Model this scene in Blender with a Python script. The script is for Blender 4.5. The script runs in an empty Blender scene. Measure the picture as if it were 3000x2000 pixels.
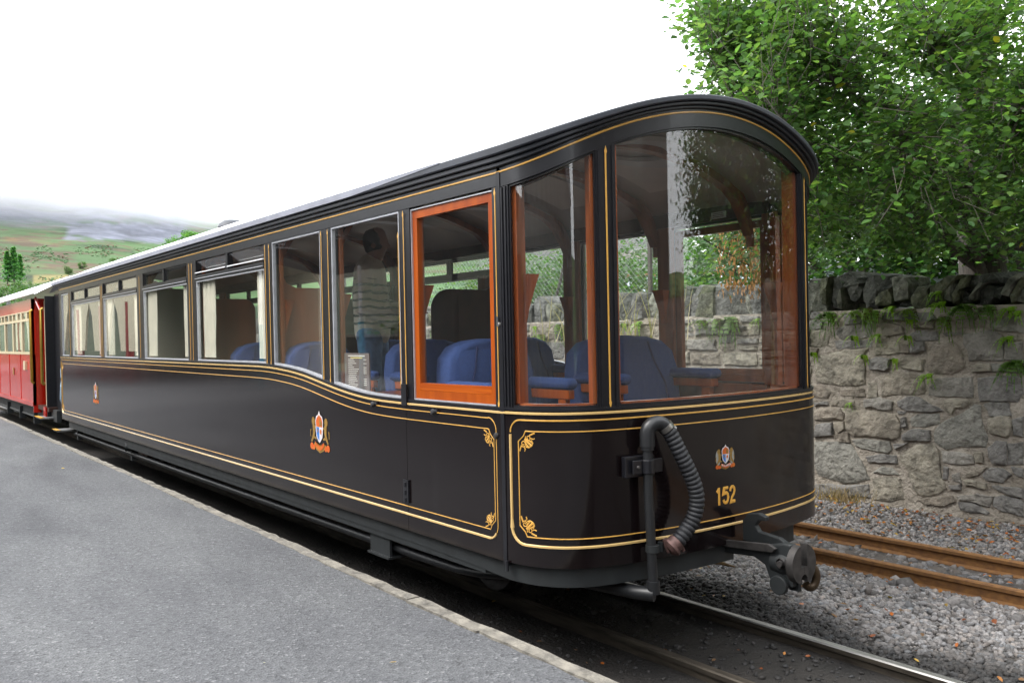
import bpy, bmesh, math, random
import numpy as np
from mathutils import Vector, Matrix
random.seed(7); np.random.seed(7)
rng = np.random.default_rng(11)
sc = bpy.context.scene
COL = sc.collection
rad = math.radians

# ------------------------------------------------------------------ camera
F_PX, PHI, PIT, ROLL, CAMZ = 2565.36, 0.6528, -0.0084, -0.021, 1.4964
fw = Vector((-math.cos(PHI)*math.cos(PIT), math.sin(PHI)*math.cos(PIT), math.sin(PIT)))
r0 = fw.cross(Vector((0, 0, 1))).normalized(); u0 = r0.cross(fw)
cr = r0*math.cos(ROLL) + u0*math.sin(ROLL); cu = -r0*math.sin(ROLL) + u0*math.cos(ROLL)
cam_d = bpy.data.cameras.new('camera'); cam = bpy.data.objects.new('camera', cam_d); COL.objects.link(cam)
M = Matrix((cr, cu, -fw)).transposed().to_4x4(); M.translation = Vector((0, 0, CAMZ))
cam.matrix_world = M
cam_d.sensor_width = 36; cam_d.lens = F_PX*36/3000; cam_d.clip_start = 0.05; cam_d.clip_end = 6000
sc.camera = cam

# ------------------------------------------------------------------ world, sun, exposure
w = bpy.data.worlds.new('World'); sc.world = w; w.use_nodes = True
nt = w.node_tree; nt.nodes.clear()
sky = nt.nodes.new('ShaderNodeTexSky'); sky.sky_type = 'NISHITA'; sky.sun_disc = False
sky.sun_elevation = rad(52); sky.sun_rotation = rad(200); sky.dust_density = 4; sky.ozone_density = 1
hs = nt.nodes.new('ShaderNodeHueSaturation'); hs.inputs['Saturation'].default_value = .35
b1 = nt.nodes.new('ShaderNodeBackground'); b1.inputs['Strength'].default_value = .05
b2 = nt.nodes.new('ShaderNodeBackground'); b2.inputs['Color'].default_value = (.96, .98, 1.0, 1); b2.inputs['Strength'].default_value = 1.08
ad = nt.nodes.new('ShaderNodeAddShader'); wo = nt.nodes.new('ShaderNodeOutputWorld')
nt.links.new(sky.outputs[0], hs.inputs['Color']); nt.links.new(hs.outputs[0], b1.inputs['Color'])
nt.links.new(b1.outputs[0], ad.inputs[0]); nt.links.new(b2.outputs[0], ad.inputs[1]); nt.links.new(ad.outputs[0], wo.inputs['Surface'])
sun_d = bpy.data.lights.new('sun', 'SUN'); sun_d.energy = .9; sun_d.angle = rad(25); sun_d.color = (1, .97, .92)
sun = bpy.data.objects.new('sun', sun_d); COL.objects.link(sun)
sun.rotation_euler = (rad(38), 0, rad(-20))
sc.view_settings.view_transform = 'Standard'; sc.view_settings.look = 'None'
sc.view_settings.exposure = 1.5; sc.view_settings.gamma = 1; sc.view_settings.use_curve_mapping = False
sc.cycles.max_bounces = 16; sc.cycles.transparent_max_bounces = 24; sc.cycles.volume_bounces = 16
sc.cycles.caustics_reflective = False; sc.cycles.caustics_refractive = False

# ------------------------------------------------------------------ materials
MATS = {}
def mat(name, col=(.5, .5, .5), rough=.5, metal=0., var=0., scale=8., bump=0., bscale=None, coat=0., spec=.5,
        col2=None, stretch=None, attr=False, dist=.01, rvar=0., detail=6., lo=.35, hi=.65, spk=0.):
    if name in MATS: return MATS[name]
    m = bpy.data.materials.new(name); m.use_nodes = True; MATS[name] = m
    t = m.node_tree; n = t.nodes; L = t.links
    p = n['Principled BSDF']
    p.inputs['Roughness'].default_value = rough; p.inputs['Metallic'].default_value = metal
    p.inputs['Coat Weight'].default_value = coat; p.inputs['Coat Roughness'].default_value = .04
    p.inputs['Specular IOR Level'].default_value = spec
    tc = n.new('ShaderNodeTexCoord'); mp = n.new('ShaderNodeMapping'); L.new(tc.outputs['Object'], mp.inputs[0])
    if stretch: mp.inputs['Scale'].default_value = stretch
    nz = n.new('ShaderNodeTexNoise'); nz.inputs['Scale'].default_value = scale; nz.inputs['Detail'].default_value = detail
    L.new(mp.outputs[0], nz.inputs['Vector'])
    c2 = col2 if col2 else tuple(c*(1-var) for c in col)
    mr = n.new('ShaderNodeMapRange'); mr.inputs[1].default_value = lo; mr.inputs[2].default_value = hi
    L.new(nz.outputs[0], mr.inputs[0])
    mx = n.new('ShaderNodeMix'); mx.data_type = 'RGBA'
    mx.inputs[6].default_value = (*col, 1); mx.inputs[7].default_value = (*c2, 1)
    L.new(mr.outputs[0], mx.inputs[0])
    out = mx.outputs[2]
    if spk:
        n9 = n.new('ShaderNodeTexNoise'); n9.inputs['Scale'].default_value = 34; n9.inputs['Detail'].default_value = 5; L.new(tc.outputs['Object'], n9.inputs['Vector'])
        r9 = n.new('ShaderNodeMapRange'); r9.inputs[1].default_value = .60; r9.inputs[2].default_value = .72; r9.inputs[4].default_value = spk; L.new(n9.outputs[0], r9.inputs[0])
        m9 = n.new('ShaderNodeMix'); m9.data_type = 'RGBA'; m9.inputs[7].default_value = (.33, .32, .28, 1); L.new(r9.outputs[0], m9.inputs[0]); L.new(out, m9.inputs[6]); out = m9.outputs[2]
        n8 = n.new('ShaderNodeTexNoise'); n8.inputs['Scale'].default_value = 13; n8.inputs['Detail'].default_value = 6; n8.inputs['Distortion'].default_value = .6; L.new(tc.outputs['Object'], n8.inputs['Vector'])
        r8 = n.new('ShaderNodeMapRange'); r8.inputs[1].default_value = .30; r8.inputs[2].default_value = .46; r8.inputs[3].default_value = .55; r8.inputs[4].default_value = 1.; L.new(n8.outputs[0], r8.inputs[0])
        m8 = n.new('ShaderNodeMix'); m8.data_type = 'RGBA'; m8.blend_type = 'MULTIPLY'; m8.inputs[0].default_value = 1; L.new(out, m8.inputs[6]); L.new(r8.outputs[0], m8.inputs[7]); out = m8.outputs[2]
    if attr:
        at = n.new('ShaderNodeAttribute'); at.attribute_name = 'tint'
        m2 = n.new('ShaderNodeMix'); m2.data_type = 'RGBA'; m2.blend_type = 'MULTIPLY'; m2.inputs[0].default_value = 1
        L.new(out, m2.inputs[6]); L.new(at.outputs['Color'], m2.inputs[7]); out = m2.outputs[2]
    L.new(out, p.inputs['Base Color'])
    if rvar:
        r2 = n.new('ShaderNodeMapRange'); r2.inputs[3].default_value = rough; r2.inputs[4].default_value = rough+rvar
        L.new(nz.outputs[0], r2.inputs[0]); L.new(r2.outputs[0], p.inputs['Roughness'])
    if bump:
        nb = n.new('ShaderNodeTexNoise'); nb.inputs['Scale'].default_value = bscale or scale*3; nb.inputs['Detail'].default_value = 8
        L.new(mp.outputs[0], nb.inputs['Vector'])
        bp = n.new('ShaderNodeBump'); bp.inputs['Strength'].default_value = bump; bp.inputs['Distance'].default_value = dist
        L.new(nb.outputs[0], bp.inputs['Height']); L.new(bp.outputs[0], p.inputs['Normal'])
    return m
def glass_mat(name, tint=(1, 1, 1), rough=.0, dirt=.03, wav=.0):
    m = bpy.data.materials.new(name); m.use_nodes = True; t = m.node_tree; n = t.nodes; L = t.links
    n.clear(); o = n.new('ShaderNodeOutputMaterial')
    tr = n.new('ShaderNodeBsdfTransparent'); tr.inputs[0].default_value = (*tint, 1)
    gl = n.new('ShaderNodeBsdfGlossy'); gl.inputs['Roughness'].default_value = rough; gl.inputs[0].default_value = (1, 1, 1, 1)
    ge = n.new('ShaderNodeNewGeometry'); dt = n.new('ShaderNodeVectorMath'); dt.operation = 'DOT_PRODUCT'
    L.new(ge.outputs['Normal'], dt.inputs[0]); L.new(ge.outputs['Incoming'], dt.inputs[1])
    def mth(op, a, b=None):
        q = n.new('ShaderNodeMath'); q.operation = op
        if hasattr(a, 'links'): L.new(a, q.inputs[0])
        else: q.inputs[0].default_value = a
        if b is not None:
            if hasattr(b, 'links'): L.new(b, q.inputs[1])
            else: q.inputs[1].default_value = b
        return q.outputs[0]
    ab = mth('ABSOLUTE', dt.outputs['Value']); pw = mth('POWER', mth('SUBTRACT', 1.0, ab), 5.0)
    ml = n.new('ShaderNodeMath'); ml.operation = 'MULTIPLY_ADD'; ml.inputs[1].default_value = .955; ml.inputs[2].default_value = .045; ml.use_clamp = True
    L.new(pw, ml.inputs[0])
    tc = n.new('ShaderNodeTexCoord'); nz = n.new('ShaderNodeTexNoise'); nz.inputs['Scale'].default_value = 1.4; nz.inputs['Detail'].default_value = 1
    L.new(tc.outputs['Object'], nz.inputs['Vector'])
    bp = n.new('ShaderNodeBump'); bp.inputs['Strength'].default_value = wav; bp.inputs['Distance'].default_value = .02
    L.new(nz.outputs[0], bp.inputs['Height']); L.new(bp.outputs[0], gl.inputs['Normal'])
    mx = n.new('ShaderNodeMixShader'); L.new(ml.outputs[0], mx.inputs[0]); L.new(tr.outputs[0], mx.inputs[1]); L.new(gl.outputs[0], mx.inputs[2])
    df = n.new('ShaderNodeBsdfDiffuse'); df.inputs[0].default_value = (.6, .6, .58, 1)
    n2 = n.new('ShaderNodeTexNoise'); n2.inputs['Scale'].default_value = 6; n2.inputs['Detail'].default_value = 8
    mp = n.new('ShaderNodeMapping'); mp.inputs['Scale'].default_value = (1, 1, .12); L.new(tc.outputs['Object'], mp.inputs[0]); L.new(mp.outputs[0], n2.inputs['Vector'])
    dm = n.new('ShaderNodeMath'); dm.operation = 'MULTIPLY'; dm.inputs[1].default_value = dirt*2; L.new(n2.outputs[0], dm.inputs[0])
    m2 = n.new('ShaderNodeMixShader'); L.new(dm.outputs[0], m2.inputs[0]); L.new(mx.outputs[0], m2.inputs[1]); L.new(df.outputs[0], m2.inputs[2])
    L.new(m2.outputs[0], o.inputs[0]); return m
def leaf_mat(name, col, col2, trans=.45):
    m = bpy.data.materials.new(name); m.use_nodes = True; t = m.node_tree; n = t.nodes; L = t.links
    p = n['Principled BSDF']; o = n['Material Output']
    at = n.new('ShaderNodeAttribute'); at.attribute_name = 'tint'
    geo = n.new('ShaderNodeNewGeometry')
    mx = n.new('ShaderNodeMix'); mx.data_type = 'RGBA'; mx.inputs[6].default_value = (*col, 1); mx.inputs[7].default_value = (*col2, 1)
    L.new(geo.outputs['Backfacing'], mx.inputs[0])
    m2 = n.new('ShaderNodeMix'); m2.data_type = 'RGBA'; m2.blend_type = 'MULTIPLY'; m2.inputs[0].default_value = 1
    L.new(mx.outputs[2], m2.inputs[6]); L.new(at.outputs['Color'], m2.inputs[7])
    L.new(m2.outputs[2], p.inputs['Base Color']); p.inputs['Roughness'].default_value = .42; p.inputs['Specular IOR Level'].default_value = .4
    tl = n.new('ShaderNodeBsdfTranslucent'); m3 = n.new('ShaderNodeMix'); m3.data_type = 'RGBA'; m3.blend_type = 'MULTIPLY'; m3.inputs[0].default_value = 1
    m3.inputs[7].default_value = (1.5, 1.9, .6, 1); L.new(m2.outputs[2], m3.inputs[6]); L.new(m3.outputs[2], tl.inputs[0])
    ms = n.new('ShaderNodeMixShader'); ms.inputs[0].default_value = trans
    L.new(p.outputs[0], ms.inputs[1]); L.new(tl.outputs[0], ms.inputs[2]); L.new(ms.outputs[0], o.inputs[0]); return m

BLACK = mat('black_gloss_paint', (.0066, .0042, .0046), .10, coat=.08, spec=.42, col2=(.011, .009, .0095), lo=.60, hi=.85, scale=2.2, stretch=(5, 5, .5), bump=.05, bscale=1.1, dist=.012, rvar=.06)
BLACKM = mat('black_trim_paint', (0.0104, 0.0104, 0.0136), .28, coat=.1, var=.3, scale=20, rvar=.1)
RIMM = mat('weathered_roof_rim_paint', (.040, .045, .058), .45, var=.35, scale=6, rvar=.15)
CORN = mat('cornice_slate_black', (.019, .022, .030), .4, var=.2, scale=8)
UNDER = mat('underframe_black', (0.018, 0.021, 0.0225), .52, var=.35, scale=9, bump=.1, rvar=.15)
IRON = mat('worn_iron', (.065, .060, .058), .45, metal=.35, col2=(.03, .028, .027), scale=24, bump=.25, bscale=90, dist=.002, rvar=.2)
GOLD = mat('gold_lining', (0.6624, 0.36, 0.072), .35, var=.12, scale=30, coat=.3)
BEAD = mat('cream_gold_bead', (0.784, 0.528, 0.208), .24, coat=1., metal=.25, var=.08, scale=30)
ALU = mat('window_aluminium', (0.546, 0.56, 0.602), .30, metal=.35, var=.15, scale=20)
WOOD = mat('varnished_mahogany', (0.37, 0.074, 0.004), .36, coat=.08, spec=.25, col2=(0.25, 0.042, 0.003), scale=5, stretch=(3, 3, .35), bump=.02)
WOODI = mat('inner_mahogany', (.42, .095, .012), .32, coat=.15, col2=(.24, .045, .007), scale=5, stretch=(3, 3, .35))
WOODH = mat('varnished_mahogany_rail', (.40, .082, .005), .34, coat=.08, spec=.25, col2=(.22, .028, .002), scale=4, stretch=(.4, 4, 16), detail=3)
WOODM = mat('mahogany_inside', (.30, .085, .02), .34, coat=.2, col2=(.17, .042, .011), scale=4, stretch=(3, 3, .4))
WOODL = mat('pale_inlay_wood', (.42, .20, .06), .4, coat=.3, var=.4, scale=8, stretch=(3, 3, .6))
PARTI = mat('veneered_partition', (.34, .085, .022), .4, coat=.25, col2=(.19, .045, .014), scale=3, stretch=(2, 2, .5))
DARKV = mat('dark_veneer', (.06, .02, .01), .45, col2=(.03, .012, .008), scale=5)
CEIL = mat('ceiling_board', (.46, .38, .30), .35, var=.3, scale=2, coat=.2)
RING = mat('ceiling_ring', (.42, .40, .36), .4)
BLUE = mat('blue_moquette', (.04, .072, .20), .95, var=.12, scale=60, bump=.3, bscale=300, dist=.003, spec=.15)
CURT = mat('cream_curtain', (0.731, 0.6885, 0.561), .85, var=.12, scale=6, spec=.1)
ROOFW = mat('white_roof_paint', (.78, .79, .82), .35, var=.1, scale=3, coat=.2)
GLASS = glass_mat('window_glass', (.985, .99, .985), dirt=.005, wav=.02)
GLASSE = glass_mat('curved_end_glass', (.96, .97, .965), dirt=.008, wav=.015)
RUBBER = mat('black_rubber', (0.024, 0.02475, 0.0285), .5, var=.35, scale=25, bump=.1, rvar=.15)
PLAST = mat('black_pipe', (.018, .019, .021), .30, var=.3, scale=12, rvar=.2)
STEEL = mat('clip_steel', (0.44, 0.424, 0.4), .3, metal=.9, var=.3, scale=30)
RUSTC = mat('rusty_clamp', (.16, .09, .08), .55, metal=.4, var=.5, scale=40)
RED = mat('crimson_paint', (0.46, 0.0135, 0.005), .2, coat=.3, var=.2, scale=2)
CREAM = mat('cream_paint', (0.555, 0.465, 0.3), .35, coat=.2, var=.08, scale=6)
BRASS = mat('brass', (0.44, 0.272, 0.048), .28, metal=.8, var=.2, scale=20)
YEL = mat('yellow_step_edge', (0.56, 0.304, 0.024), .6, var=.3, scale=30)
GREY = mat('grey_step', (0.14, 0.14, 0.14), .7, var=.3, scale=20)
WHITEC = mat('white_enamel', (.75, .76, .78), .4)
ASPH = None

# ------------------------------------------------------------------ mesh helpers
def link(o, parent=None):
    COL.objects.link(o)
    if parent is not None: o.parent = parent
    return o
def thing(name, label, cat, loc=(0, 0, 0), rotz=0, group=None):
    o = bpy.data.objects.new(name, None); o.location = loc; o.rotation_euler = (0, 0, rotz); o.empty_display_size = .1
    link(o); o['label'] = label; o['category'] = cat
    if group: o['group'] = group
    return o
def tag(o, label=None, cat=None, group=None, kind=None):
    if label: o['label'] = label
    if cat: o['category'] = cat
    if group: o['group'] = group
    if kind: o['kind'] = kind
    return o
class MB:
    def __init__(s): s.v = []; s.f = []; s.m = []; s.mi = 0; s.g = []
    def add(s, vs, fs):
        b = len(s.v); s.g.append((b, len(s.f))); s.v += [tuple(q) for q in vs]; s.f += [tuple(b+i for i in q) for q in fs]; s.m += [s.mi]*len(fs)
    def box(s, x0, x1, y0, y1, z0, z1):
        s.add([(x0, y0, z0), (x1, y0, z0), (x1, y1, z0), (x0, y1, z0), (x0, y0, z1), (x1, y0, z1), (x1, y1, z1), (x0, y1, z1)],
              [(0, 3, 2, 1), (4, 5, 6, 7), (0, 1, 5, 4), (1, 2, 6, 5), (2, 3, 7, 6), (3, 0, 4, 7)])
    def prism(s, poly, d, a=Vector((1, 0, 0)), b=Vector((0, 0, 1)), o=Vector((0, 0, 0))):
        "poly 2D (u,v) -> o+u*a+v*b, extruded by vector d"
        n = len(poly); P = [o+a*u+b*v for u, v in poly]; Q = [p+d for p in P]
        s.add(P+Q, [tuple(range(n))[::-1], tuple(range(n, 2*n))]+[(i, (i+1) % n, n+(i+1) % n, n+i) for i in range(n)])
    def tube(s, pts, r, n=8, cap=True):
        pts = [Vector(p) for p in pts]; k = len(pts); rr = r if hasattr(r, '__len__') else [r]*k
        up = Vector((0, 0, 1)); V = []; prev = None
        for i, p in enumerate(pts):
            d = (pts[min(i+1, k-1)]-pts[max(i-1, 0)]).normalized()
            if prev is None:
                a = d.cross(up if abs(d.z) < .9 else Vector((1, 0, 0))).normalized()
            else:
                a = (prev-d*prev.dot(d)).normalized()
            prev = a; b = d.cross(a)
            V += [p+(a*math.cos(2*math.pi*j/n)+b*math.sin(2*math.pi*j/n))*rr[i] for j in range(n)]
        Fs = [(i*n+j, i*n+(j+1) % n, (i+1)*n+(j+1) % n, (i+1)*n+j) for i in range(k-1) for j in range(n)]
        if cap: Fs += [tuple(range(n))[::-1], tuple((k-1)*n+j for j in range(n))]
        s.add(V, Fs)
    def lathe(s, prof, o, ax, n=24):
        "prof list (r,h) about axis ax through o"
        ax = Vector(ax).normalized(); a = ax.orthogonal().normalized(); b = ax.cross(a); o = Vector(o); V = []
        for r, h in prof:
            V += [o+ax*h+(a*math.cos(2*math.pi*j/n)+b*math.sin(2*math.pi*j/n))*r for j in range(n)]
        k = len(prof)
        s.add(V, [(i*n+j, i*n+(j+1) % n, (i+1)*n+(j+1) % n, (i+1)*n+j) for i in range(k-1) for j in range(n)])
    def each(s, name, mats, parent=None, **kw):
        "one object for every piece added"
        o = None; g = s.g+[(len(s.v), len(s.f))]
        for (v0, f0), (v1, f1) in zip(g, g[1:]):
            q = MB(); q.v = s.v[v0:v1]; q.f = [tuple(i-v0 for i in f) for f in s.f[f0:f1]]; q.m = s.m[f0:f1]; o = q.build(name, mats, parent, **kw)
        return o
    def build(s, name, mats, parent=None, smooth=False, bevel=0, seg=2, sub=0):
        me = bpy.data.meshes.new(name); me.from_pydata(s.v, [], s.f)
        mats = mats if isinstance(mats, (list, tuple)) else [mats]
        for m in mats: me.materials.append(m)
        if len(mats) > 1: me.polygons.foreach_set('material_index', s.m)
        bm = bmesh.new(); bm.from_mesh(me); bmesh.ops.recalc_face_normals(bm, faces=bm.faces); bm.to_mesh(me); bm.free()
        if smooth:
            me.polygons.foreach_set('use_smooth', [True]*len(me.polygons)); me.set_sharp_from_angle(angle=rad(38))
        o = bpy.data.objects.new(name, me); link(o, parent)
        if bevel:
            b = o.modifiers.new('bevel', 'BEVEL'); b.width = bevel; b.segments = seg; b.limit_method = 'ANGLE'; b.angle_limit = rad(40)
        if sub:
            b = o.modifiers.new('sub', 'SUBSURF'); b.levels = sub; b.render_levels = sub
        return o
def numesh(name, V, Fq, mat_, parent=None, tint=None, smooth=False):
    "V (n,3); Fq (m,k) uniform polygons"
    me = bpy.data.meshes.new(name); V = np.asarray(V, np.float32); Fq = np.asarray(Fq, np.int32); m, k = Fq.shape
    me.vertices.add(len(V)); me.vertices.foreach_set('co', V.ravel())
    me.loops.add(m*k); me.loops.foreach_set('vertex_index', Fq.ravel())
    me.polygons.add(m); me.polygons.foreach_set('loop_start', np.arange(m, dtype=np.int32)*k); me.polygons.foreach_set('loop_total', np.full(m, k, np.int32))
    if smooth: me.polygons.foreach_set('use_smooth', np.ones(m, bool))
    me.update(calc_edges=True)
    if tint is not None:
        a = me.color_attributes.new('tint', 'FLOAT_COLOR', 'POINT')
        c = np.ones((len(V), 4), np.float32); c[:, :3] = tint; a.data.foreach_set('color', c.ravel())
    me.materials.append(mat_)
    o = bpy.data.objects.new(name, me); link(o, parent); return o
def rotmats(n, tilt=None):
    "random rotation matrices (n,3,3)"
    q = rng.normal(size=(n, 4)); q /= np.linalg.norm(q, axis=1)[:, None]; a, b, c, d = q.T
    return np.stack([np.stack([1-2*(c*c+d*d), 2*(b*c-a*d), 2*(b*d+a*c)], 1), np.stack([2*(b*c+a*d), 1-2*(b*b+d*d), 2*(c*d-a*b)], 1),
                     np.stack([2*(b*d-a*c), 2*(c*d+a*b), 1-2*(b*b+c*c)], 1)], 1)
def scatter(tv, tf, R, S, P):
    "template verts, faces; R (n,3,3), S (n,) or (n,3), P (n,3)"
    S = S[:, None]*np.ones(3) if S.ndim == 1 else S
    V = np.einsum('nij,nkj->nki', R, tv[None]*S[:, None, :])+P[:, None, :]
    n, k = len(P), len(tv)
    Fq = (tf[None]+(np.arange(n)*k)[:, None, None]).reshape(-1, tf.shape[1])
    return V.reshape(-1, 3), Fq
def vnoise(p, seed=0):
    "smooth value noise on (n,2)"
    g = np.random.default_rng(seed).random((64, 64)); i = np.floor(p).astype(int); f = p-i; f = f*f*(3-2*f); i %= 64; j = (i+1) % 64
    return (g[i[:, 0], i[:, 1]]*(1-f[:, 0])+g[j[:, 0], i[:, 1]]*f[:, 0])*(1-f[:, 1])+(g[i[:, 0], j[:, 1]]*(1-f[:, 0])+g[j[:, 0], j[:, 1]]*f[:, 0])*f[:, 1]
def fbm(p, s, seed=0, oc=4):
    return sum(vnoise(p/s*2**k+k*7.3, seed+k)/2**k for k in range(oc))/sum(1/2**k for k in range(oc))

# ------------------------------------------------------------------ ground, hills
GZ = -.10
def ground_h(x, y):
    near = np.clip(1-np.hypot(x+8, y-4)/40, 0, 1)
    h = GZ+.012*(fbm(np.stack([x, y], 1), .5, 3)-.5)*2*near
    h = h+np.where((y > 2.2) & (y < 4.5), .035, 0)*near**.2
    h = h+np.clip((y-6.2)/1.0, 0, 1)*.04*near
    return h
gx = np.concatenate([np.linspace(-2500, -60, 16), np.linspace(-50, -16, 12), np.linspace(-15, 4, 200), np.linspace(6, 50, 12), np.linspace(60, 2500, 16)])
gy = np.concatenate([np.linspace(-2500, -60, 16), np.linspace(-50, 1.2, 12), np.linspace(1.4, 9, 90), np.linspace(10, 50, 12), np.linspace(60, 2500, 16)])
XX, YY = np.meshgrid(gx, gy, indexing='ij'); H = ground_h(XX.ravel(), YY.ravel())
farm = np.hypot(XX.ravel(), YY.ravel()) > 55; H = np.where(farm, -1.0, H)
nx, ny = len(gx), len(gy); ii = np.arange(nx*ny).reshape(nx, ny)
Fg = np.stack([ii[:-1, :-1], ii[1:, :-1], ii[1:, 1:], ii[:-1, 1:]], -1).reshape(-1, 4)
GND = mat('track_bed_cinders', (0.036, 0.0315, 0.0285), .75, col2=(0.0135, 0.012, 0.01125), scale=4, bump=.8, bscale=45, dist=.02, attr=True, detail=9)
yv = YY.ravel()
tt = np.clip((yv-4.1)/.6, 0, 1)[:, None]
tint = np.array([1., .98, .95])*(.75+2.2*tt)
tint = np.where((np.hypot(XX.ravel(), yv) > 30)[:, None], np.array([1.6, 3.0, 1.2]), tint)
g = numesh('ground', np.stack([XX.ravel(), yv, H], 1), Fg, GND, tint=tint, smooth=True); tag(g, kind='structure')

# hills: polar terrain
NA, NR = 720, 90
def ang(px, py=0):   # azimuth (atan2 in world) of a view column
    d = fw+cr*((px-1500)/F_PX); return math.atan2(d.y, d.x) % (2*np.pi)
az = np.unique(np.concatenate([np.linspace(0, 2*np.pi, 240, endpoint=False), np.linspace(ang(900), ang(-300), 640), np.linspace(ang(2350), ang(1450), 150)])); NA = len(az); NR = 200
rr = np.concatenate([[45, 60], np.geomspace(75, 1500, NR-2)])
A, Rr = np.meshgrid(az, rr, indexing='ij')
# crest elevation angles (deg) against azimuth
az_tab = sorted([(ang(-400), 11.5), (ang(0), 10.6), (ang(300), 10.4), (ang(600), 9.5), (ang(800), 8.6), (ang(1200), 7.0), (ang(1560), 6.4), (ang(1850), 7.0), (ang(1985), 6.9), (ang(2050), 5.2), (ang(2150), 3.6), (ang(2400), 3.2), (ang(3000), 3.0),
                 (rad(60), 3.), (rad(20), 4.), (rad(330), 5.), (rad(290), 7.), (rad(250), 9.), (rad(220), 10.), (rad(200), 11.)])
ta = np.array([a for a, _ in az_tab]); te = np.array([e for _, e in az_tab])
El = np.interp(A, np.r_[ta[-1]-2*np.pi, ta, ta[0]+2*np.pi], np.r_[te[-1], te, te[0]])
q = np.clip((Rr-60)/(1050-60), 0, 1.35)
px_, py_ = (Rr*np.cos(A)).ravel(), (Rr*np.sin(A)).ravel(); pp = np.stack([px_, py_], 1)
nz_ = fbm(pp, 260, 21, 5).reshape(A.shape)-.5; n2_ = fbm(pp, 60, 31, 4).reshape(A.shape)-.5
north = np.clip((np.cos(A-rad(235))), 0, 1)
qe = q**(.72-.35*north)
E_ = np.where(q < 1, El*qe, El*(2-q)) + (nz_*1.6+n2_*.7)*np.clip(q*1.3, 0, 1)
Zh = Rr*np.tan(np.radians(E_))+CAMZ*0-.2; Zh[:, :2] = -1.4
ids = np.arange(NA*NR).reshape(NA, NR); nxt = np.roll(ids, -1, 0)
Fh = np.stack([ids[:, 1:], nxt[:, 1:], nxt[:, :-1], ids[:, :-1]], -1).reshape(-1, 4)
pz = Zh.ravel(); qq = q.ravel()
big = fbm(pp, 110, 41, 5); med = fbm(pp, 28, 51, 5); sml = fbm(pp, 9, 57, 4)
green = np.array([.10, .19, .075])*(.7+.6*med[:, None]); lime = np.array([.23, .27, .10]); brown = np.array([.19, .125, .085]); rust = np.array([.27, .16, .07]); misty_rock = np.array([.30, .32, .42])  # last tone: rock paled and blued to imitate mist below the cloud
def mixc(a, b, t): t = np.clip(t, 0, 1)[:, None]; return a*(1-t)+b*t
el = E_.ravel()+(med-.5)*.5; Av = A.ravel(); pxa = np.interp(-Av, [-ang(p_) for p_ in (-300, 0, 300, 600, 900, 1500, 2400)], [-300, 0, 300, 600, 900, 1500, 2400])
col = green*1.0
col = mixc(col, lime, (big-.50)*5*(sml+.2)); col = mixc(col, np.array([.045, .085, .045]), (.45-med)*8+(sml-.58)*4)
col = mixc(col, brown, (el-5.2)*.45*(med*1.4)+(sml-.62)*5*(el > 3.5)); col = mixc(col, rust, (big*1.1+sml*.4-.76)*6*(el > 4.8)); col = mixc(col, brown*.8, (med*.6+sml*.5-.60)*9*(el > 4.2))
col = mixc(col, misty_rock, ((el-7.1+(.5-big)*2)*1.6)*(.45+.9*sml))
near_ = Rr.ravel() < 700
lf = np.clip((260-np.abs(pxa-330))/260, 0, 1)
sl = np.clip((185-np.abs(pxa-375+30*(med-.5)))/18, 0, 1)*np.clip((el-(6.15-(pxa-375)*.0008)+(sml-.5)*.35)*8, 0, 1)*np.clip(((7.25+(pxa-375)*.0006)-el+(sml-.5)*.5)*6, 0, 1)*np.where(Av > ang(900), 1, 0)
slate = np.array([.25, .265, .34])*(.35+1.3*sml[:, None])
col = mixc(col, slate, sl)
fl = np.clip((55-np.abs(pxa-150))/8, 0, 1)*np.clip((.28-np.abs(el-4.15-(pxa-150)*.002))*9, 0, 1); col = mixc(col, np.array([.42, .36, .14]), fl)
rm = np.clip((np.abs(Av-ang(1980)) < .22)*1., 0, 1)*np.clip((q.ravel()-.15)*4, 0, 1)
col = mixc(col, np.array([.17, .165, .17])*(.6+.8*sml[:, None]), rm*.85)
nrt = np.clip(np.cos(Av-rad(250))*2.2+.2, 0, 1); col = mixc(col, np.array([.045, .048, .036])*(.6+.8*med[:, None]), nrt*.92)  # slopes out of view coloured darker to dim their reflection in the windows
HILL = mat('hillside_vegetation', (.95, .95, .95), .95, var=.25, scale=.05, attr=True, bump=.6, bscale=.15, dist=3., spec=.1, detail=10)
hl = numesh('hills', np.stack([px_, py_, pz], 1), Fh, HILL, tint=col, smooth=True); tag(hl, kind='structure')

# ------------------------------------------------------------------ platform
PZ, PY = .345, 1.922
plat = MB(); xs = list(np.linspace(-60, 4, 120)); ys = [-9, -5, -2, 0, 1, 1.5, PY]
V = []; 
for x in xs:
    for y in ys: V.append((x, y, PZ+.004*math.sin(x*2.1+y*3)+.003*math.sin(x*.7)))
n = len(ys); V = [(x9, y9+.016*(y9 == PY), z9) for x9, y9, z9 in V]; plat.add(V, [(i*n+j, (i+1)*n+j, (i+1)*n+j+1, i*n+j+1) for i in range(len(xs)-1) for j in range(n-1)])
plat.add([(-60, PY, PZ-.02), (4, PY, PZ-.02), (4, PY, -.5), (-60, PY, -.5)], [(0, 1, 2, 3)])
plat.add([(-60, -9, -1.0), (-60, -9, PZ), (4, -9, PZ), (4, -9, -1.0)], [(0, 1, 2, 3)])
plat.add([(4, -9, -1.0), (4, -9, PZ), (4, PY, PZ), (4, PY, -1.0)], [(0, 1, 2, 3)])
ASPH = bpy.data.materials.new('worn_asphalt'); ASPH.use_nodes = True
t = ASPH.node_tree; N = t.nodes; L = t.links; p = N['Principled BSDF']; p.inputs['Roughness'].default_value = .82
tc = N.new('ShaderNodeTexCoord')
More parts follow.
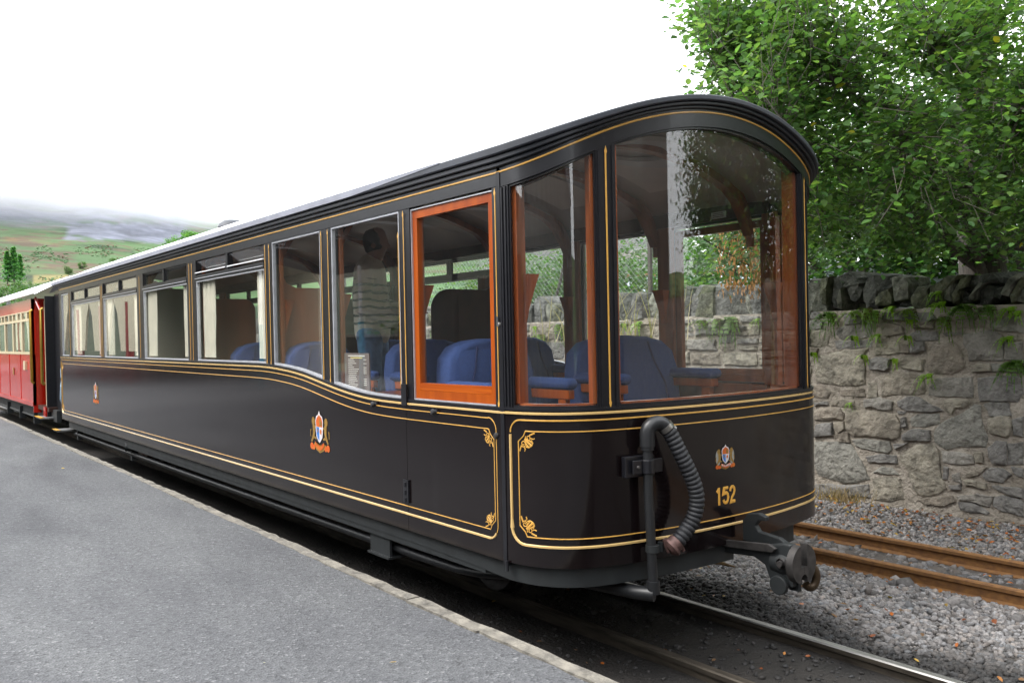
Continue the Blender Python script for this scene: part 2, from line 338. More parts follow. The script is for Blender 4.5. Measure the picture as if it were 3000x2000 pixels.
def noise(sc_, det=4, vec=None, st=None):
    z = N.new('ShaderNodeTexNoise'); z.inputs['Scale'].default_value = sc_; z.inputs['Detail'].default_value = det
    if st:
        mp = N.new('ShaderNodeMapping'); mp.inputs['Scale'].default_value = st; L.new(tc.outputs['Object'], mp.inputs[0]); L.new(mp.outputs[0], z.inputs['Vector'])
    else: L.new(tc.outputs['Object'], z.inputs['Vector'])
    return z
def ramp(inp, stops):
    r = N.new('ShaderNodeValToRGB'); L.new(inp, r.inputs[0]); e = r.color_ramp.elements
    while len(e) < len(stops): e.new(.5)
    for el, (pos, c) in zip(e, stops): el.position = pos; el.color = (*c, 1)
    return r
vo = N.new('ShaderNodeTexVoronoi'); vo.inputs['Scale'].default_value = 105; L.new(tc.outputs['Object'], vo.inputs['Vector'])
r1 = ramp(vo.outputs['Color'], [(0, (.028, .029, .031)), (.3, (.066, .068, .072)), (.8, (.098, .100, .105)), (1, (.20, .203, .205))])
big_ = noise(1.3, 10, st=(.6, 1.8, 1)); r2 = ramp(big_.outputs[0], [(.28, (.66, .66, .69)), (.45, (.95, .95, .97)), (.72, (1.25, 1.25, 1.24))])
mm = N.new('ShaderNodeMix'); mm.data_type = 'RGBA'; mm.blend_type = 'MULTIPLY'; mm.inputs[0].default_value = 1
L.new(r1.outputs[0], mm.inputs[6]); L.new(r2.outputs[0], mm.inputs[7]); L.new(mm.outputs[2], p.inputs['Base Color'])
ma = N.new('ShaderNodeMath'); ma.operation = 'ADD'; nn = noise(60, 8); L.new(nn.outputs[0], ma.inputs[0]); L.new(vo.outputs['Distance'], ma.inputs[1])
bp = N.new('ShaderNodeBump'); bp.inputs['Strength'].default_value = .7; bp.inputs['Distance'].default_value = .006; L.new(ma.outputs[0], bp.inputs['Height']); L.new(bp.outputs[0], p.inputs['Normal'])
po = plat.build('platform', ASPH); tag(po, kind='structure')
EDGE = mat('pale_edging_stone', (0.2304, 0.2112, 0.176), .9, col2=(0.128, 0.1184, 0.1024), scale=14, bump=1., bscale=45, dist=.012, spk=.25)
x = 3.2; k = 0
def edge_stone(x0, x1, jit):
    m = MB(); n = max(2, int((x1-x0)/.09)); V = []
    for i in range(n+1):
        xx = x0+(x1-x0)*i/n
        yo = PY+.080+random.uniform(-.004, .004); yi = PY+.018-.012*random.random()+jit
        z = PZ+.006+random.uniform(-.004, .004)
        V += [(xx, yi, z), (xx, yo-.012, z), (xx, yo, z-.014), (xx, yo-.005, PZ-.14), (xx, yi, PZ-.14)]
    Fs = [(i*5+j, i*5+(j+1) % 5, (i+1)*5+(j+1) % 5, (i+1)*5+j) for i in range(n) for j in range(5)]
    Fs += [(0, 1, 2, 3, 4), tuple(n*5+j for j in (4, 3, 2, 1, 0))]
    m.add(V, Fs); return m
while x > -30:
    Lx = random.uniform(.45, 1.05); edge_stone(x-Lx+.006, x, random.uniform(-.01, .0)).build('edging_stone', EDGE, po); x -= Lx
m = MB(); m.box(-60, x, PY+.002, PY+.08, PZ-.14, PZ+.006); m.build('edging_stone', EDGE, po)
PFACE = mat('platform_face_stone', (.05, .05, .048), .9, var=.5, scale=5, bump=.8, bscale=14, dist=.03)
m = MB(); m.box(-60, 4, PY+.004, PY+.06, -.6, PZ-.142); tag(m.build('platform_face', PFACE), kind='structure')

# ------------------------------------------------------------------ rails
RAILS = mat('polished_rail_steel', (.50, .49, .47), .30, metal=.9, var=.4, scale=14, stretch=(.3, 6, 6), rvar=.25)
RAILG = mat('dirty_rail_steel', (0.0975, 0.0825, 0.06375), .45, metal=.5, col2=(0.045, 0.0375, 0.03), scale=9, stretch=(.6, 4, 4), rvar=.2)
RAILR = mat('rusty_rail', (.235, .112, .034), .85, col2=(.13, .062, .026), scale=30, stretch=(.8, 1.5, 1.5), bump=.3, bscale=90, dist=.002, rvar=.1, lo=.3, hi=.7)
def rail(y, x0, x1, z0, mt, label, group=None, top=None):
    pr_ = [(-.045, -.1), (.045, -.1), (.045, -.092), (.008, -.082), (.007, -.034), (.024, -.026), (.025, -.006), (.018, 0), (-.018, 0), (-.025, -.006), (-.024, -.026), (-.007, -.034), (-.008, -.082), (-.045, -.092)]
    m = MB(); n = int((x1-x0)/.5); k = len(pr_); V = []
    for i in range(n+1):
        xx = x0+(x1-x0)*i/n; dy = .003*math.sin(xx*1.7)
        V += [(xx, y+u+dy, z0+v) for u, v in pr_]
    Fs = []
    for i in range(n):
        for j in range(k):
            m.mi = 1 if (top and j in (6, 7, 8)) else 0
            Fs.append((i*k+j, i*k+(j+1) % k, (i+1)*k+(j+1) % k, (i+1)*k+j))
    b = len(m.v); m.v += V; m.f += Fs; m.m += [1 if (top and (q % k) in (6, 7, 8)) else 0 for q in range(len(Fs))]
    m.mi = 0; m.f += [tuple(range(k)), tuple(n*k+j for j in range(k))]; m.m += [0, 0]
    o = m.build('rail', [mt, top] if top else mt, smooth=True); tag(o, label, 'rail', group); return o
rail(3.022, -40, 1.6, 0, RAILG, 'dull brown rail lying in black cinders closest to the platform edge', 'rails of the track under the black carriage')
rail(3.69, -40, -1.55, 0, RAILG, 'rail under the black carriage with a bright polished top beside the grey gravel', 'rails of the track under the black carriage', top=RAILS)
rail(3.69, -1.54, 2.0, -.006, RAILG, 'short duller rail length past the joint at the bottom right corner', 'rails of the track under the black carriage')
rail(5.225, -40, 4.0, -.0, RAILR, 'orange rusty rail of the disused track nearer the black carriage', 'rusty rails of the empty track')
rail(5.845, -40, 4.0, .0, RAILR, 'orange rusty rail of the disused track nearer the stone wall', 'rusty rails of the empty track')

# ------------------------------------------------------------------ gravel and litter
ico = bmesh.new(); bmesh.ops.create_icosphere(ico, subdivisions=1, radius=1); IV = np.array([v.co[:] for v in ico.verts]); IF = np.array([[v.index for v in f.verts] for f in ico.faces]); ico.free()
STONE = mat('ballast_stone', (.25, .236, .225), .75, var=.35, scale=60, attr=True, bump=.3, bscale=160, dist=.003)
def gravel(name, x0, x1, y0, y1, dens, smin, smax, dark=None, base=1., lift=0.):
    n = int((x1-x0)*(y1-y0)*dens); P = np.stack([rng.uniform(x0, x1, n), rng.uniform(y0, y1, n), np.zeros(n)], 1)
    P[:, 2] = ground_h(P[:, 0], P[:, 1])+lift
    for yr in (5.225, 5.845, 3.69, 3.022):
        P = P[np.abs(P[:, 1]-yr) > .034]
    n = len(P); s = smin+(smax-smin)*rng.random(n)**2.2
    S = s[:, None]*np.stack([rng.uniform(.7, 1.35, n), rng.uniform(.7, 1.2, n), rng.uniform(.4, .85, n)], 1)
    P[:, 2] += s*.25
    outs = []; tv = IV*(1+rng.uniform(-.22, .22, (len(IV), 1)))
    rot = rotmats(n)
    tz = rng.random(n) < .7   # most lie flat
    a = rng.uniform(0, 6.28, n); tl = rng.normal(0, .3, n)
    Rz = np.stack([np.stack([np.cos(a), -np.sin(a), 0*a], 1), np.stack([np.sin(a), np.cos(a), 0*a], 1), np.stack([0*a, 0*a, 1+0*a], 1)], 1)
    Rx = np.stack([np.stack([1+0*a, 0*a, 0*a], 1), np.stack([0*a, np.cos(tl), -np.sin(tl)], 1), np.stack([0*a, np.sin(tl), np.cos(tl)], 1)], 1)
    R = np.where(tz[:, None, None], Rz@Rx, rot)
    jit = 1+rng.uniform(-.25, .25, (n, len(IV), 1))
    V = np.einsum('nij,nkj->nki', R, (tv[None]*jit)*S[:, None, :])+P[:, None, :]
    Fq = (IF[None]+(np.arange(n)*len(IV))[:, None, None]).reshape(-1, 3)
    t_ = rng.uniform(.5, 1.45, n)*base; hue = rng.normal(0, .035, n)
    tin = np.stack([t_*(1+hue+.01), t_, t_*(1-hue+.02)], 1)
    if dark is not None: tin *= dark(P)[:, None]
    o = numesh(name, V.reshape(-1, 3), Fq, STONE, tint=np.repeat(tin, len(IV), 0)); tag(o, kind='stuff'); return o
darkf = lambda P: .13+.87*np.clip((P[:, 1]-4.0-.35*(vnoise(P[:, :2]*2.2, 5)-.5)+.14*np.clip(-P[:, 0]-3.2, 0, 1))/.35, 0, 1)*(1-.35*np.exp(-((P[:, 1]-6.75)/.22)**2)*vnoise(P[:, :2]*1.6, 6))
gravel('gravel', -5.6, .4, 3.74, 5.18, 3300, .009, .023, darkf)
gravel('gravel', -5.2, .4, 5.27, 5.8, 700, .012, .04, None, .62, -.012)
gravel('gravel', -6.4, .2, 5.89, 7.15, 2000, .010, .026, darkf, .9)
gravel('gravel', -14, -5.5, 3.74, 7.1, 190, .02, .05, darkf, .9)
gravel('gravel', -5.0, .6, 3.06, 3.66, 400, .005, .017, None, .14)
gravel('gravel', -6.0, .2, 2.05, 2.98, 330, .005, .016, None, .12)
gravel('gravel', -3.6, .3, 4.75, 5.18, 60, .03, .06, None, .8)
# larger single stones beside the rusty rail
# fallen leaves
LV = np.array([(0, 0, 0), (.28, .35, .05), (.30, .75, .08), (0, 1.05, .0), (-.30, .75, .06), (-.28, .35, .05), (0, .5, -.06)])
LF = np.array([(0, 1, 6), (1, 2, 6), (2, 3, 6), (3, 4, 6), (4, 5, 6), (5, 0, 6)])
LEAFD = leaf_mat('fallen_leaf', (.75, .75, .75), (.7, .7, .7), .15)
def flatrot(n, tilt=.35):
    a = rng.uniform(0, 6.28, n); u = rng.normal(0, tilt, (n, 2))
    N_ = np.stack([u[:, 0], u[:, 1], np.ones(n)], 1); N_ /= np.linalg.norm(N_, axis=1)[:, None]
    X_ = np.stack([np.cos(a), np.sin(a), 0*a], 1); X_ -= N_*(X_*N_).sum(1)[:, None]; X_ /= np.linalg.norm(X_, axis=1)[:, None]
    return np.stack([X_, np.cross(N_, X_), N_], 2)
def litter(n, x0, x1, y0, y1, smin, smax, lift=.02):
    P = np.stack([rng.uniform(x0, x1, n), rng.uniform(y0, y1, n), np.zeros(n)], 1); P[:, 2] = ground_h(P[:, 0], P[:, 1])+lift+rng.random(n)*.008
    V, F_ = scatter(LV*np.array([1, 1, 1.3]), LF, flatrot(n, .3), rng.uniform(smin, smax, n), P)
    c = np.array([[.55, .15, .02], [.62, .24, .04], [.35, .10, .03], [.6, .38, .07], [.25, .14, .07]])[rng.integers(0, 5, n)]*rng.uniform(.5, 1.1, (n, 1))
    return V, F_, np.repeat(c, len(LV), 0)
parts = [litter(900, -6.5, 0, 5.95, 7.15, .016, .042), litter(60, -4.5, 0, 5.27, 5.8, .02, .04, .01), litter(110, -4.2, 0, 3.9, 5.1, .02, .045),
         litter(45, -4.5, -.2, 2.1, 3.65, .018, .035, .012), litter(420, -6.5, 0, 6.5, 7.15, .02, .05)]
Vs, Fs_, Cs = [], [], []; off = 0
for v, f, c in parts: Vs.append(v); Fs_.append(f+off); Cs.append(c); off += len(v)
o = numesh('fallen_leaves', np.concatenate(Vs), np.concatenate(Fs_), LEAFD, tint=np.concatenate(Cs)); tag(o, kind='stuff')

# ------------------------------------------------------------------ stone wall
WY = 7.2
CP = np.array([0, 0, CAMZ])
def on_wall(x, y, yy=WY):
    d = fw+cr*((x-1500)/F_PX)-cu*((y-1000)/F_PX); t_ = yy/d.y
    return (d.x*t_, CAMZ+d.z*t_)
za = lambda x, y: on_wall(2380+x*.2636, 760+y*.2636)
zb = lambda x, y: on_wall(2380+x*.28067, 1120+y*.28067)
A_ = [[(0,590),(90,590),(110,640),(0,650)],[(0,680),(130,690),(120,760),(0,770)],[(370,600),(450,610),(560,620),(690,640),(690,680),(540,710),(380,720)],
[(0,780),(200,800),(225,830),(190,950),(100,970),(0,960)],[(250,800),(370,740),(690,690),(700,850),(540,880),(290,890)],[(260,910),(660,900),(690,930),(670,970),(500,980),(270,990)],
[(0,975),(80,990),(70,1040),(0,1030)],[(60,1120),(110,1070),(400,1010),(640,990),(590,1060),(600,1380),(480,1400),(130,1370),(60,1350)],[(790,700),(1010,740),(1030,820),(860,850),(800,840)],
[(800,600),(1340,590),(1400,660),(1330,680),(1060,670),(800,670)],[(1130,690),(1360,690),(1370,760),(1140,760)],[(1100,830),(1170,800),(1390,800),(1410,890),(1160,900)],[(1470,820),(1650,800),(1680,830),(1500,850)],
[(730,940),(960,920),(1000,1030),(720,1060)],[(1010,940),(1100,960),(1090,1030),(1010,1030)],[(1110,960),(1160,920),(1250,920),(1270,1010),(1180,1040),(1110,1030)],[(640,1120),(720,1090),(880,1110),(870,1200),(830,1230),(660,1210)],
[(1000,1090),(1060,1070),(1130,1080),(1250,1110),(1240,1230),(1050,1210),(990,1180)],[(1290,1100),(1350,980),(1570,910),(1630,960),(1690,1110),(1700,1200),(1560,1270),(1400,1270),(1290,1230)],
[(1700,830),(2000,790),(2120,860),(2130,1120),(1760,1120),(1740,1000),(1700,940)],[(1590,700),(1880,640),(1930,680),(1930,750),(1610,760)],[(2010,700),(2150,660),(2352,650),(2352,810),(2200,800),(2020,770)],
[(2160,850),(2352,850),(2352,900),(2160,900)],[(2160,930),(2352,920),(2352,1120),(2160,1110)],[(1790,1180),(1860,1160),(2000,1170),(2000,1230),(1800,1240)],[(2010,1160),(2190,1170),(2220,1240),(2020,1240)],[(1430,620),(1560,600),(1840,600),(1860,640),(1580,680),(1440,680)],[(2240,1150),(2352,1150),(2352,1250),(2250,1250)]]
B_ = [[(0,30),(130,30),(200,100),(170,160),(0,140)],[(280,80),(550,70),(560,140),(320,135)],[(600,0),(680,10),(690,150),(600,150)],[(200,210),(280,180),(450,195),(450,240),(330,250),(210,235)],
[(30,210),(170,200),(180,230),(40,240)],[(40,300),(100,260),(300,275),(345,330),(330,385),(200,390),(40,380)],[(560,180),(700,160),(850,200),(840,280),(700,270),(560,255)],[(905,200),(1010,150),(1130,160),(1250,230),(1380,290),(1300,300),(1000,290),(920,250)],
[(1380,200),(1440,170),(1640,180),(1650,230),(1590,265),(1520,265),(1470,330),(1400,280)],[(370,290),(640,300),(880,340),(930,430),(920,560),(850,595),(660,565),(440,550),(370,480)],[(905,300),(990,305),(960,330),(910,325)],[(950,370),(985,360),(1000,450),(950,460)],
[(1040,370),(1110,330),(1330,330),(1330,430),(1190,460),(1050,455)],[(960,540),(1060,490),(1240,500),(1245,600),(960,590)],[(1290,520),(1340,440),(1640,280),(1700,230),(1770,240),(1780,400),(1840,560),(1820,670),(1560,660),(1410,690),(1300,620)],
[(1810,230),(1900,205),(2060,215),(2090,340),(1870,345)],[(1860,380),(1950,350),(2080,360),(2090,500),(2050,565),(1870,520),(1850,440)],[(60,440),(220,420),(230,545),(40,560)],[(250,420),(340,410),(350,480),(290,520),(250,480)],[(240,550),(390,520),(410,620),(290,610)],
[(430,600),(560,590),(820,620),(840,690),(800,730),(640,700),(470,660)],[(870,640),(1010,630),(950,670),(890,690)],[(40,620),(300,620),(420,650),(500,780),(560,880),(610,1000),(430,1045),(330,1040),(200,1000),(80,960),(40,850)],[(580,770),(740,750),(890,765),(900,835),(720,830),(600,820)],
[(930,760),(1100,650),(1280,640),(1330,710),(1340,900),(1400,1100),(1330,1150),(1150,1180),(1070,1100),(1020,900),(960,830)],[(1370,720),(1560,730),(1670,760),(1700,840),(1550,855),(1380,820)],[(1710,730),(1780,730),(1790,830),(1720,820)],[(1850,680),(1930,610),(2030,620),(2040,850),(1900,850),(1860,770)],
[(2050,640),(2209,620),(2209,860),(2060,850)],[(650,930),(740,880),(840,890),(920,955),(700,940)],[(640,1000),(780,980),(930,1000),(960,1210),(830,1240),(650,1210)],[(1470,960),(1540,940),(1560,1040),(1480,1020)],[(1450,1070),(1560,1060),(1560,1110),(1460,1100)],
[(1610,960),(1690,920),(1830,890),(1750,960),(1640,975)],[(1800,960),(1880,890),(2000,900),(2090,960),(2000,1035),(1830,1010)],[(1600,1020),(1730,1030),(1730,1080),(1620,1065)],[(1745,1035),(1820,1050),(1825,1100),(1750,1085)],[(1890,1075),(2080,1090),(2209,1110),(2209,1190),(2060,1160),(1900,1090)],
[(1120,1220),(1300,1190),(1470,1180),(1510,1240),(1400,1280),(1200,1270)],[(1530,1180),(1730,1160),(1900,1190),(1860,1280),(1720,1240),(1540,1210)],[(1530,1250),(1700,1260),(1860,1350),(1840,1370),(1560,1320)],[(1910,1200),(1990,1175),(2209,1230),(2209,1390),(2000,1340),(1900,1280)],
[(1390,880),(1430,890),(1420,1000),(1380,1000)],[(2110,390),(2209,360),(2209,560),(2120,540)],[(2100,880),(2209,900),(2209,980),(2140,960)],[(40,1060),(180,1050),(400,1070),(600,1060),(620,1190),(60,1200)]]
polys = [[za(*q) for q in pl] for pl in A_]+[[zb(*q) for q in pl] for pl in B_]
polys.append([za(760,1310),za(830,1275),za(1150,1265),za(1250,1310),zb(1180,110),zb(900,125),zb(740,140)])
polys.append([za(1400,1320),za(1780,1310),zb(1690,60),zb(1680,150),zb(1330,145),zb(1230,130),zb(1235,50)])
polys.append([za(1860,1320),za(2240,1290),za(2340,1310),zb(2209,100),zb(2150,200),zb(1770,190),zb(1750,80)])
def area(pl): return .5*abs(sum(pl[i][0]*pl[(i+1) % len(pl)][1]-pl[(i+1) % len(pl)][0]*pl[i][1] for i in range(len(pl))))
WCOLS = [(0.256, 0.246, 0.228), (0.302, 0.284, 0.253), (0.239, 0.23, 0.215), (0.33, 0.293, 0.236), (0.284, 0.246, 0.199), (0.267, 0.259, 0.228), (0.357, 0.325, 0.261), (0.23, 0.221, 0.207)]
WM = [mat('wall_stone_%s' % n_, c, .85, col2=tuple(q*f for q in c), scale=s_, bump=1., bscale=18, dist=.04, detail=12, spk=.5) for n_, c, f, s_ in
      [('slate', WCOLS[0], .6, 7), ('grey', WCOLS[1], .6, 5), ('blue_grey', WCOLS[2], .65, 9), ('buff', WCOLS[3], .6, 6), ('brown', WCOLS[4], .6, 8), ('green_grey', WCOLS[5], .7, 6), ('pale', WCOLS[6], .55, 7), ('dark', WCOLS[7], .7, 8)]]
MORT = mat('lime_mortar', (.42, .375, .32), .95, col2=(.25, .22, .18), scale=5, bump=1, bscale=30, dist=.03, detail=9)
COPM = [mat('coping_stone_%s' % n_, c, .9, col2=c2, scale=s_, bump=1., bscale=16, dist=.05, detail=12, spk=.35) for n_, c, c2, s_ in
        [('dark', (.088, .09, .078), (.035, .038, .033), 9), ('mossy', (.15, .155, .095), (.05, .055, .035), 8), ('lichen', (.25, .25, .205), (.085, .09, .07), 12), ('grey', (.17, .17, .16), (.07, .07, .065), 10)]]
wall = thing('stone_wall', 'old rubble stone wall with upright rough coping slabs and ferns beside the rusty track', 'wall', (0, 0, 0))
def stone_mesh(pl, y, proud, depth=.12, sub=True):
    "irregular proud stone: outline jittered, front face domed and chamfered"
    m = MB(); P = []
    n = len(pl); cx = sum(q[0] for q in pl)/n; cz = sum(q[1] for q in pl)/n
    for i in range(n):
        a, b = pl[i], pl[(i+1) % n]; P.append(a); Ls = math.hypot(b[0]-a[0], b[1]-a[1])
        k_ = int(Ls/.07) if sub else (1 if Ls > .12 else 0)
        for j in range(min(k_, 4)):
            t_ = (j+1)/(min(k_, 4)+1); P.append((a[0]+(b[0]-a[0])*t_+random.uniform(-.007, .007), a[1]+(b[1]-a[1])*t_+random.uniform(-.006, .006)))
    k_ = len(P); rings = []
    for sc_, dy in ((1, .04), (.985, -proud*.75), (.90, -proud), (.5, -proud*random.uniform(.9, 1.3))):
        ring = []
        for (x_, z_) in P:
            ins = (1-sc_)
            ring.append((cx+(x_-cx)*sc_, y+dy+random.uniform(-.004, .004)*(sc_ < .99), cz+(z_-cz)*sc_))
        rings.append(ring)
    V = [v for r_ in rings for v in r_]+[(cx, y-proud*random.uniform(.9, 1.25), cz)]
    Fs = [(r_*k_+i, r_*k_+(i+1) % k_, (r_+1)*k_+(i+1) % k_, (r_+1)*k_+i) for r_ in range(3) for i in range(k_)]
    Fs += [(3*k_+i, 3*k_+(i+1) % k_, 4*k_) for i in range(k_)]
    m.add(V, Fs); return m
CREST_Z = 1.635
random.seed(21)
nst = 0
for pl in polys:
    cx9 = sum(q[0] for q in pl)/len(pl); cz9 = sum(q[1] for q in pl)/len(pl); gx9 = 1+.014/max(.05, max(q[0] for q in pl)-min(q[0] for q in pl)); gz9 = 1+.014/max(.05, max(q[1] for q in pl)-min(q[1] for q in pl)); pl = [(cx9+(x9-cx9)*gx9, cz9+(z9-cz9)*gz9) for x9, z9 in pl]
    stone_mesh(pl, WY, random.uniform(.022, .05)).build('stone', random.choice(WM), wall, smooth=True); nst += 1
# rest of the wall, random rubble packed in uneven courses
def rubble(x0, x1, zlo, zhi, far):
    out = []; z = zlo
    while z < zhi-.03:
        h = random.uniform(.09, .22) if not far else random.uniform(.12, .26)
        h = min(h, zhi-z); h = h if zhi-z-h > .06 else zhi-z
        x_ = x0
        while x_ < x1-.02:
            w_ = min(random.uniform(.12, .52)*(1.3 if far else 1), x1-x_); w_ = w_ if x1-x_-w_ > .1 else x1-x_
            g_ = .012
            if h > .13 and w_ < .4 and random.random() < .25:
                zm = z+h*random.uniform(.4, .6); bl = [(z, zm), (zm, z+h)]
            else: bl = [(z, z+h)]
            for (a, b) in bl:
                j = lambda s_=.014: random.uniform(-s_, s_)
                pl = [(x_+g_+j(), a+g_+abs(j())), (x_+w_*.5+j(.03), a+g_+j(.008)), (x_+w_-g_+j(), a+g_+abs(j())), (x_+w_-g_+j(), b-g_+j()), (x_+w_*random.uniform(.3, .7), b-g_+j(.01)), (x_+g_+j(), b-g_+j())]
                if b-a > .13: pl.insert(3, (x_+w_-g_+j(.02), (a+b)/2+j())); pl.append((x_+g_+j(.02), (a+b)/2+j()))
                out.append(pl)
            x_ += w_
        z += h
    return out
xl = min(q[0] for pl in polys for q in pl)+.02; xr = -2.87
near = rubble(-8.0, xl, -.12, CREST_Z, False); right = rubble(xr, -.4, -.12, CREST_Z, False); farr = rubble(-30, -8.0, -.12, CREST_Z, True)
mids = sorted(near+right+[f for f in farr if max(q[0] for q in f) > -12.5], key=lambda pl: -pl[0][0])
left = 300-nst-64
for i, pl in enumerate(mids[:]):
    pass
near_first = sorted(near, key=lambda pl: abs(pl[0][0]-xl))+sorted(right, key=lambda p_: abs(p_[0][0]-xr))
objs_ = near_first[:max(0, left)]; rest = near_first[max(0, left):]+farr
for pl in objs_: stone_mesh(pl, WY, random.uniform(.022, .05), sub=False).build('stone', random.choice(WM), wall, smooth=True)
big_m = MB()
for pl in rest:
    s_ = stone_mesh(pl, WY, random.uniform(.022, .05), sub=False); big_m.mi = random.randrange(len(WM)); big_m.add(s_.v, s_.f)
tag(big_m.build('stonework', WM, wall, smooth=True), kind='stuff')
# mortar core
xw = MB(); xw.box(-.4, 9, WY-.02, WY+.5, -.4, 1.9); tag(xw.build('stonework', WM[1], wall), kind='stuff')
m = MB(); nX = 260; V = []
xs_ = np.linspace(-30, -.4, nX)
zs_ = np.linspace(-.4, CREST_Z+.01, 16)
for i, x_ in enumerate(xs_):
    for z_ in zs_: V.append((x_, WY-.004+random.uniform(-.006, .006), z_))
nz2 = len(zs_); V = [(a9, b9-.012, c9) for a9, b9, c9 in V]; m.add(V, [(i*nz2+j, (i+1)*nz2+j, (i+1)*nz2+j+1, i*nz2+j+1) for i in range(nX-1) for j in range(nz2-1)])
m.box(-30, -.4, WY+.03, WY+.55, -.4, CREST_Z+.01); m.build('mortar', MORT, wall, smooth=True)
# coping slabs
C_ = [[(0,330),(60,240),(110,200),(100,560),(0,580)],[(110,210),(200,180),(190,300),(170,510),(120,510),(100,400)],[(200,200),(370,130),(480,200),(520,260),(500,330),(350,300),(330,230),(290,300),(280,420),(250,500),(190,490)],
[(290,380),(340,310),(345,440),(335,570),(310,540)],[(340,230),(500,290),(540,330),(520,420),(450,480),(400,460),(360,330)],[(520,340),(570,200),(660,155),(850,170),(890,260),(880,310),(700,430),(690,500),(600,510),(545,480)],
[(700,440),(760,370),(880,310),(910,420),(890,500),(800,520),(720,515)],[(885,200),(960,175),(1050,200),(1110,270),(1100,350),(1090,450),(940,480),(920,420)],[(1100,420),(1170,300),(1350,280),(1310,330),(1320,500),(1240,560),(1150,560),(1110,500)],
[(1320,310),(1500,180),(1650,165),(1640,210),(1560,220),(1470,290),(1480,400),(1460,500),(1380,530),(1320,510)],[(1470,290),(1570,210),(1590,350),(1570,480),(1490,450)],[(1660,210),(1750,170),(1720,300),(1660,330),(1640,460),(1590,500),(1570,400),(1590,350)],
[(1750,180),(1990,140),(2060,200),(2050,260),(1930,260),(1850,250),(1780,340),(1700,360),(1720,300)],[(1760,420),(1850,260),(1930,260),(1830,340),(1810,440),(1780,460)],[(1820,440),(1850,330),(1950,270),(2020,300),(2010,420),(1950,500),(1830,520)],
[(2020,330),(2110,290),(2100,400),(2060,450),(2010,420)],[(2100,380),(2200,200),(2290,150),(2330,200),(2240,330),(2200,420),(2110,400)],[(2200,420),(2260,330),(2340,180),(2380,190),(2370,300),(2290,470),(2240,500)],[(2290,470),(2310,370),(2380,310),(2430,400),(2400,500)],
[(1660,340),(1720,360),(1760,400),(1750,480),(1650,490),(1640,420)],[(940,440),(1090,450),(1080,520),(950,520)],[(560,470),(690,480),(700,540),(560,560)],[(220,420),(290,420),(300,560),(200,540)]]
def slab(pl, y0, th, mt, lean=0.):
    m = MB(); n = len(pl); cx = sum(q[0] for q in pl)/n; cz = sum(q[1] for q in pl)/n
    F0 = [(cx+(x_-cx)*.9, y0+random.uniform(-.02, .02), cz+(z_-cz)*.9) for x_, z_ in pl]
    F1 = [(x_, y0+.05+random.uniform(-.02, .02), z_) for x_, z_ in pl]
    F2 = [(cx+(x_-cx)*1.02+lean+random.uniform(-.02, .02), y0+th, cz+(z_-cz)*1.0+random.uniform(-.03, .02)) for x_, z_ in pl]
    F0c = (cx+random.uniform(-.02, .02), y0-.02, cz)
    V = F0+F1+F2+[F0c, (cx+lean, y0+th+.02, cz)]
    Fs = [(r_*n+i, r_*n+(i+1) % n, (r_+1)*n+(i+1) % n, (r_+1)*n+i) for r_ in range(2) for i in range(n)]+[(i, (i+1) % n, 3*n) for i in range(n)]+[(2*n+i, 2*n+(i+1) % n, 3*n+1) for i in range(n)]
    m.add(V, Fs); return m.build('coping_stone', mt, wall)
cidx = [0, 1, 0, 2, 0, 0, 1, 2, 1, 1, 2, 1, 0, 2, 0, 0, 2, 1, 2, 0, 0, 0, 0]
for pl, ci in zip(C_, cidx):
    slab([za(*q) for q in pl], WY-.03+(.06 if ci == 0 else 0), .42, COPM[ci], random.uniform(-.05, .05))
def rand_slab(x_, w_, stuff=None):
    h = random.uniform(.24, .37); tl = random.uniform(-.12, .12); j = lambda s_=.02: random.uniform(-s_, s_)
    b = CREST_Z-.02
    pl = [(x_+j(), b+j()), (x_+w_+j(), b+j()), (x_+w_+tl*.5+j(.03), b+h*.55), (x_+w_*.8+tl+j(.03), b+h*random.uniform(.8, 1)), (x_+w_*.35+tl+j(.03), b+h), (x_+tl*.7+j(.03), b+h*.7)]
    return pl
x_ = -2.80
while x_ < -.6:
    w_ = random.uniform(.09, .22); slab(rand_slab(x_, w_), WY-.03+random.uniform(0, .06), .42, random.choice(COPM)); x_ += w_*.85
x_ = -4.62; k = 0
while x_ > -12.5:
    w_ = random.uniform(.11, .27); slab(rand_slab(x_-w_, w_), WY-.03+random.uniform(0, .06), .42, random.choice([COPM[1], COPM[2], COPM[3], COPM[3], COPM[0]])); x_ -= w_*.82
while x_ > -30:
    w_ = random.uniform(.3, .5); slab(rand_slab(x_-w_, w_), WY-.03, .42, random.choice(COPM[1:])); x_ -= w_*.85

